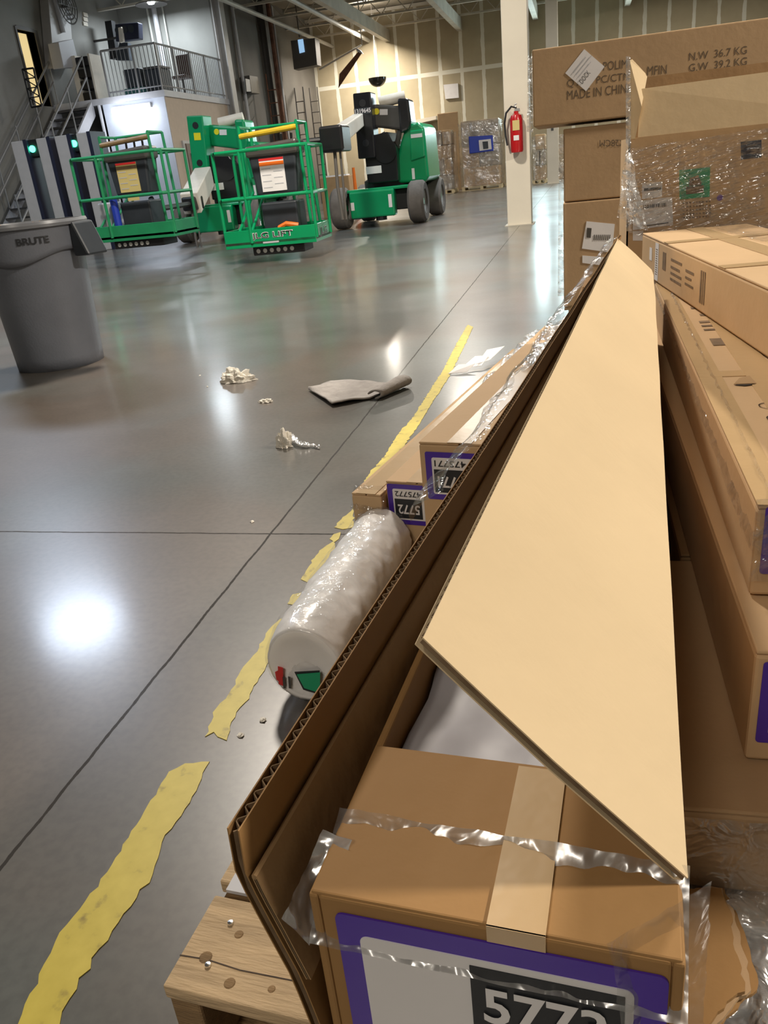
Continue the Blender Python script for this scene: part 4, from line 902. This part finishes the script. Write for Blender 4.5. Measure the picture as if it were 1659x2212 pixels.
# ---------------------------------------------------------------- right hand stack
# wide low cartons
Wn=at(1480,1740,.25)
MW=Matrix.Rotation(math.radians(3.0),4,'Z')
# second pallet under the right hand stack
MP2=Matrix.Translation((.11,.62,0)); t=thing('wooden_pallet','wooden pallet beneath the right hand cartons','pallet',(.11,.62,0))
for k_ in range(9): bx(.02,1.1,.0+k_*.24,.1+k_*.24,.12,.138,MP2).build('deck_board','wood',t,bevel=.002)
for x_ in (.02,.55,1.06): bx(x_,x_+.04,0,2.02,.018,.12,MP2).build('stringer','wood_dark',t)
for y_ in (0,1,1.92): bx(.02,1.1,y_,y_+.09,0,.018,MP2).build('bottom_board','wood_dark',t)
Wq=at(1500,1195,.25)
tw_,_=carton('wide_carton','wide low brown carton at the bottom of the right stack, nearest',(.10,Wn.y,.14),0,.62,Wq.y-Wn.y-.02,.11,'card',tape=False)
M_=FR[tw_.name]
filmsheet('film_band',M_@Vector((.0,-.004,0.0)),M_@Vector((.6,-.004,0.0)),M_@Vector((0,-.004,.1)),M_@Vector((.6,-.004,.1)),'film',tw_,amp=.003,fr=20,seed=8)
carton('wide_carton','wide low brown carton behind the nearest bottom one',(.16,Wq.y+.0,.14),0,.5,1.2,.11,'card_dark',tape=True)
cV,MV=carton('long_carton','middle long carton of the right stack, under the labelled one',(.172,.723,.25),0,.17,1.9,.14,'card_tan')
big_label(cV,MV,.17,.14,.008,.165,.025,.125,'','',False)
cU,MU=carton('long_carton','upper long carton of the right stack with film along its edge',(.184,.83,.39),math.radians(1.0),.19,1.72,.112,'card_tan')
big_label(cU,MU,.19,.112,.008,.17,.028,.108,'','',False)
filmsheet('film_edge',MU@Vector((-.005,-.004,.06)),MU@Vector((-.004,1.7,.09)),MU@Vector((.018,-.004,.114)),MU@Vector((.03,1.7,.114)),'film',cU,amp=.003,fr=40,nu=220,nv=10,seed=15)
filmsheet('film_edge',MU@Vector((-.003,-.006,.02)),MU@Vector((.18,-.006,.02)),MU@Vector((-.002,-.001,.116)),MU@Vector((.18,-.001,.116)),'film',cU,amp=.003,fr=40,nu=60,nv=20,seed=18)
nd=MU.to_3x3()
def mark(t_,O,R_,U_,rc,mat,name):
    g=MB()
    for x0,x1,y0,y1 in rc:
        p=plate(O,R_,U_,x0,x1,y0,y1,.0004,.0008); k=len(g.v); g.v+=p.v; g.f+=[tuple(i+k for i in f) for f in p.f]
    return g.build(name,mat,t_)
RU,UU=nd@Vector((1,0,0)),nd@Vector((0,1,0))
OU=MU@Vector((0,0,.1095))
mark(cU,OU,RU,UU,[(.05,.11,.98,1.0),(.05,.13,.9,.915),(.05,.12,.94,.955),(.06,.12,1.06,1.08),(.05,.1,1.15,1.17)],'ink_soft','printed_lines')
mark(cU,OU,RU,UU,[(.05,.11,.76,.82)],'ink_soft','printed_barcode')
text('printed_marks','FRAGILE',OU+RU*.05+UU*.62,RU,UU,.08,.03,'ink_soft',cU) if False else None
# cup and arrow symbols
g=MB()
for kx,ky in ((.055,.36),(.055,.30)):
    ctr=OU+RU*(kx+.02)+UU*ky
    g.lathe([(.012,.0005),(.014,.0009)],ctr,'z',20,closed=True); 
g.tube([OU+RU*.02+UU*.42,OU+RU*.02+UU*.28],.0005,5) ; g.tube([OU+RU*.10+UU*.42+UPV*.0006,OU+RU*.10+UU*.26+UPV*.0006],.0009,5)
g.build('handling_symbols','ink',cU)
mark(cU,OU,RU,UU,[(.125,.165,.37,.378),(.14,.15,.378,.41),(.125,.165,.30,.306),(.125,.165,.27,.276)],'ink','handling_symbols')
gq=MB().prism([OU+RU*.045+UU*.475+UPV*.0006,OU+RU*.06+UU*.468+UPV*.0006,OU+RU*.078+UU*.476+UPV*.0006,OU+RU*.062+UU*.484+UPV*.0006],UPV*.0004).build('torn_slit','black',cU)
gt=MB().prism([OU+RU*.045+UU*.477+UPV*.001,OU+RU*.078+UU*.478+UPV*.001,OU+RU*.07+UU*.494+UPV*.009,OU+RU*.055+UU*.49+UPV*.007],UPV*.001).build('torn_slit_lip','card_tan',cU)
bx(.0,.19,.53,.565,.109,.1102,MU).build('cross_tape','tape',cU); bx(.0,.035,.0,1.7,.109,.1101,MU).build('edge_tape','tape',cU)
# top carton (turned left)
TF=at(1388,502,.619); ang=math.atan2(ray(1037,350).x,ray(1037,350).y); ut=Vector((math.sin(ang),math.cos(ang),0)); ctv=Vector((ut.y,-ut.x,0))
TL=1.9; TO=Vector((TF.x,TF.y,0))-ut*TL; wT=.30
cT,MT=carton('long_carton','topmost pale long carton lying skewed across the right stack',(TO.x,TO.y,.503),ang,wT,TL,.117,'card_tan',tape=True)
for y_ in (1.55,1.02): bx(-.0005,wT+.0005,y_,y_+.045,.1145,.1158,MT).build('cross_tape','tape',cT)
OT=MT@Vector((0,0,0)); RT=-(MT.to_3x3()@Vector((0,1,0)))   # left side face, text runs towards the camera
OL=MT@Vector((0,TL,0))
mark(cT,OL,RT,UPV,[(.12,.155,.05,.085),(.2,.245,.005,.105)],'paper','side_label')
mark(cT,OL,RT,UPV,[(.21,.235,.02+.006*i,.023+.006*i) for i in range(12)],'ink_soft','label_print')
mark(cT,OL,RT,UPV,[(.3,.34,.045,.09),(.4,.52,.03,.036),(.4,.52,.045,.051),(.4,.5,.06,.066),(.4,.52,.078,.084),(.56,.64,.04,.045),(.56,.62,.055,.06),(.56,.64,.07,.076),(.70,.712,.02,.09),(.72,.727,.02,.09),(.735,.742,.02,.09)],'ink_soft','printed_lines')
filmsheet('film_strip',MT@Vector((wT*.62,.0,.118)),MT@Vector((wT*.62,TL,.118)),MT@Vector((wT,.0,.119)),MT@Vector((wT,TL,.119)),'film',cT,amp=.003,fr=26,nu=160,nv=14,seed=31)
# crumpled tissue wedged in the dark gap
q=at(1471,984,.255); crumple('crumpled_tissue','crumpled white tissue wedged in the gap right of the raised flap','tissue',(q.x,q.y,.251),.034,.03,.05,'tissue',13)
# torn cardboard layer and film at the lower right
t=thing('torn_cardboard','torn crumpled cardboard sheet at the lower right','cardboard',at(1550,2060,.15))
for k_,(dz,sh_,mt) in enumerate(((0.0,0,'card_brown'),(.008,-14,'card'),(.014,-30,'card_brown'))):
    out=[(1420,1925),(1480,1930),(1535,1920),(1562,1925),(1590,1980),(1615,2045),(1632,2110),(1636,2145),(1600,2170),(1560,2215),(1500,2290),(1400,2290)]
    P=[at(x_+sh_*(.3+ (y_>1990)*.7),y_,.1415+dz) for x_,y_ in out]; R2=[]
    for i,p in enumerate(P):
        q=P[(i+1)%len(P)]; n_=max(1,int((q-p).length/.006)); d=q-p; s_=Vector((-d.y,d.x,0)).normalized()
        for j_ in range(n_): r_=p+d*j_/n_; R2.append(r_+s_*.0035*noise.noise(r_*170+Vector((k_*7,0,0))))
    MB().prism(R2,(0,0,.004)).build('torn_layer',mt,t)
tag(filmsheet('plastic_sheet',at(1440,2300,.12),at(1790,2300,.12),at(1440,1925,.141),at(1790,1900,.141),'film_milky',None,amp=.010,fr=16,nu=110,nv=90,seed=41,nrm=Vector((0,0,1))),'loose crinkled clear plastic sheet around the torn cardboard at lower right','plastic sheet')
# ---------------------------------------------------------------- wrapped open carton
y0=2.78; A=aty(1358,300,y0); Bq=aty(1659,265,y0); zc=(A.z+Bq.z)/2; x0=A.x; x1=x0+.62
t=thing('open_wrapped_carton','open carton bound in shiny stretch film with green sticker','carton',(x0,y0,.14))
g=MB(); g.box(x0,x1,y0,y0+.005,.14,zc); g.box(x0,x0+.005,y0,y0+.5,.14,zc); g.box(x1-.005,x1,y0,y0+.5,.14,zc); g.box(x0,x1,y0+.495,y0+.5,.14,zc); g.box(x0,x1,y0,y0+.5,.14,.15); g.build('body','card_tan',t)
P=[aty(1378,302,y0),Vector((x1,y0,zc)),Vector((x1,y0+.03,aty(1659,156,y0).z+.005)),aty(1384,192,y0+.02)]
MB().prism(P,(0,.005,0)).build('front_flap','card_pale',t)
P=[Vector((x0+.02,y0+.5,zc)),Vector((x1,y0+.5,zc)),Vector((x1,y0+.53,aty(1659,134,y0+.53).z)),aty(1386,168,y0+.53)]
MB().prism(P,(0,.005,0)).build('back_flap','card_dark',t)  # darker card here puts the far flap's shade into its colour
P=[Vector((x0+.002,y0+.0,zc)),Vector((x0+.002,y0+.45,zc)),aty(1384,165,y0+.35),aty(1358,125,y0)]
P=[aty(1372,300,y0-.003),aty(1386,230,y0-.003),aty(1398,166,y0+.06),aty(1394,158,y0+.06),aty(1366,128,y0+.01),aty(1360,130,y0),aty(1358,300,y0)]
MB().prism(P,(.0,.004,0)).build('side_flap','card_pale',t)
filmsheet('film_roll_edge',aty(1352,500,y0-.02),aty(1364,500,y0-.02),aty(1352,122,y0-.02),aty(1362,122,y0-.02),'film_milky',t,amp=.006,fr=30,nu=8,nv=90,seed=50)
filmsheet('film_skirt',aty(1332,470,y0-.05),aty(1400,500,y0-.03),aty(1350,330,y0-.04),aty(1362,330,y0-.03),'film_milky',t,amp=.012,fr=18,nu=24,nv=50,seed=51)
# wrap bands: fine diagonal wrinkles
def wrap(a,b):
    p=aty(1358,505,y0-.008).lerp(aty(1750,560,y0-.008),a).lerp(aty(1358,322,y0-.008).lerp(aty(1750,262,y0-.008),a),b)
    q=Vector((p.x*10,0,(p.z-p.x*.22)*90)); return p+Vector((0,-1,0))*(.006*noise.noise(q)+.004*noise.noise(q*2.2+Vector((3,0,0))))
MB().grid(wrap,160,170).build('stretch_film','film_wrap',t,smooth='all')
def stick(px,mat,name,y=y0-.002,par=None): return MB().prism([aty(*q,y) for q in px],(0,.001,0)).build(name,mat,par or t)
o=stick(((1467,368),(1534,361),(1533,425),(1468,431)),'green_sticker','green_sticker')
stick(((1490,385),(1508,378),(1516,395),(1514,400),(1488,402)),'ink_soft','sticker_print',y0-.003,o)
stick(((1482,404),(1520,400),(1520,416),(1482,420)),'ink_soft','sticker_print',y0-.003,o)
o=stick(((1387,396),(1431,392),(1430,426),(1387,430)),'paper','white_label'); stick(((1391,407),(1428,404),(1428,410),(1391,413)),'black_print','label_print',y0-.003,o)
o=stick(((1367,436),(1452,425),(1454,486),(1367,497)),'paper','white_label')
g=MB()
for k_ in range(16):
    u_=1377+4*k_; w_=1.6+1.2*((k_*7)%3)/2; P=[aty(*q,y0-.004) for q in ((u_,444-k_*.4),(u_+w_,444-k_*.4),(u_+w_,452-k_*.4),(u_,452-k_*.4))]; g.prism(P,(0,.0005,0))
for v_ in (484,): g.prism([aty(*q,y0-.004) for q in ((1380,v_+5),(1444,v_-4),(1444,v_-2),(1380,v_+7))],(0,.0005,0))
g.build('label_barcode','black_print',o)
stick(((1367,500),(1390,498),(1388,520),(1367,520)),'paper','white_label')
stick(((1600,307),(1645,302),(1645,340),(1601,345)),'navy','dark_label')
MB().lathe([(.0,-.001),(.009,-.001),(.009,0),(0,0)],aty(1555,427,y0-.001),'y',20).build('violet_dot','violet',t)
g=MB(); rnd=random.Random(3)
for j_ in range(5):
    for k_ in range(9):
        u_=1475+7*k_+rnd.uniform(-1,1); v_=437+8*j_-k_*.4; g.prism([aty(*q,y0-.003) for q in ((u_,v_),(u_+4,v_),(u_+4,v_+3),(u_,v_+3))],(0,.0005,0))
g.build('printed_lines','ink_soft',t)
# ---------------------------------------------------------------- rear stack of large cartons
y1=4.2; A=aty(1149,108,y1); B0=aty(1152,280,y1)
t=thing('large_carton','large top carton of the rear stack printed with weights and origin','carton',(A.x,y1,.985)); xt=A.x+1.35
bx(A.x,xt,y1,y1+.45,.987,A.z).build('body','card',t,bevel=.006)
def wr(s,u0,v0,u1,v1,hpx,mat='ink',par=None,y=y1,flip=False):
    a,b_=aty(u0,v0,y-.0005),aty(u1,v1,y-.0005); h=hpx/1700*y*1.02
    if flip: return text('printed_text',s,a+Vector((0,0,h)),(-1,0,0) if False else (b_-a),(0,0,-1),(b_-a).length,h,mat,par or t)
    return text('printed_text',s,a,b_-a,(0,0,1),(b_-a).length,h,mat,par or t)
wr('N.W  36.7 KG',1488,131,1613,116,12); wr('G.W  39.2 KG',1488,155,1613,140,12)
wr('POLIMER MUEFIN',1305,151,1440,160,14) if False else None
wr('POLIM',1303,153,1355,147,14); wr('MFIN',1398,163,1440,159,14); wr('QTY 1 PC/CTN',1225,191,1360,175,14); wr('MADE IN CHINA',1225,216,1368,199,15)
P=[aty(*q,y1-.003) for q in ((1221,158),(1262,106),(1306,144),(1266,197))]; o=MB().prism(P,(0,.002,0)).build('diamond_label','paper',t)
text('label_word','DOCK',aty(1258,182,y1-.0045),P[2]-P[3],P[0]-P[3],.055,.022,'darkgrey',o)
mark(o,P[0]+Vector((0,-.002,0)),(P[1]-P[0]),(P[0]-P[3]),[(.02,.1,-.03,-.026),(.02,.12,-.045,-.042),(.02,.1,-.06,-.058)],'tarp_grey','label_print')
t2=thing('large_carton','middle carton of the rear stack with upside down print','carton',(-.07,y1+.02,.64)); xa=aty(1217,300,y1+.02).x
bx(xa,xa+1.0,y1+.02,y1+.45,.642,.965).build('body','card',t2,bevel=.006)
# upside-down lettering, reading from right to left
a=aty(1345,316,y1+.018); h=.028; text('printed_text','X28CM',a+Vector((.01,0,h)),(-1,0,0.08),(0,0,-1),.115,h,'ink',t2)
t3=thing('large_carton','bottom carton of the rear stack with white barcode label','carton',(-.07,y1+.02,.14)); bx(xa-.003,xa+1.0,y1+.01,y1+.45,.14,.638).build('body','card',t3,bevel=.006)
P=[aty(*q,y1+.007) for q in ((1257,537),(1267,478),(1328,484),(1322,546))]; o=MB().prism(P,(0,.002,0)).build('barcode_label','paper',t3)
g=MB()
for k_ in range(9): g.prism([aty(*q,y1+.005) for q in ((1283+4.2*k_,507),(1285+4.2*k_,507),(1284+4.2*k_,519),(1282+4.2*k_,519))],(0,.0005,0))
g.prism([aty(*q,y1+.005) for q in ((1268,492),(1278,493),(1276,514),(1267,513))],(0,.0005,0)); g.build('label_barcode','darkgrey',o)
P=[aty(*q,y1+.007) for q in ((1258,552),(1310,556),(1306,574),(1258,568))]; MB().prism(P,(0,.002,0)).build('white_label','paper',t3)
filmsheet('film_edge',aty(1205,640,y1),aty(1219,640,y1),aty(1207,290,y1),aty(1217,290,y1),'film_milky',t3,amp=.008,fr=12,nu=8,nv=60,seed=61)
filmsheet('film_edge',aty(1138,285,y1),aty(1152,285,y1),aty(1140,120,y1),aty(1150,120,y1),'film_milky',t,amp=.008,fr=12,nu=8,nv=40,seed=62)
t=thing('wooden_pallet','wooden pallet under the rear carton stack','pallet',(.4,y1,0))
for k_ in range(4): bx(xa,xa+1.0,y1+.03+k_*.11,y1+.11+k_*.11,.12,.138).build('deck_board','wood',t)
for k_ in range(3): bx(xa+.02+.46*k_,xa+.06+.46*k_,y1+.03,y1+.45,.0,.12).build('stringer','wood_dark',t)
t=thing('wooden_pallet','wooden pallet under the film-wrapped open carton','pallet',(.4,y0,0))
for k_ in range(5): bx(x0,x1,y0+.0+k_*.1,y0+.08+k_*.1,.12,.138).build('deck_board','wood',t)
for k_ in range(3): bx(x0+.01+.28*k_,x0+.05+.28*k_,y0,y0+.48,.0,.12).build('stringer','wood_dark',t)

# ---------------------------------------------------------------- shared groups for repeats
GROUPS=dict(boom_lift='green boom lifts',scanner_gate='scanner gates by the staircase',wrapped_pallet_load='film-wrapped pallet loads at the back',
 wall_ladder='ladders along the left wall',long_carton='long cartons in the foreground stacks',wide_carton='wide low cartons of the right stack',
 structural_pillar='cream steel pillars',wall_pipe='vertical pipes on the left wall',overhead_pipe='pipes under the roof',large_carton='large cartons of the rear stack',
 storage_bin='storage bins on the landing',wall_column='steel columns on the left wall',wooden_pallet='wooden pallets',crumpled_paper='crumpled paper on the floor')
for o in col.objects:
    b_=o.name.split('.')[0]
    if o.parent is None and b_ in GROUPS and 'group' not in o: o['group']=GROUPS[b_]
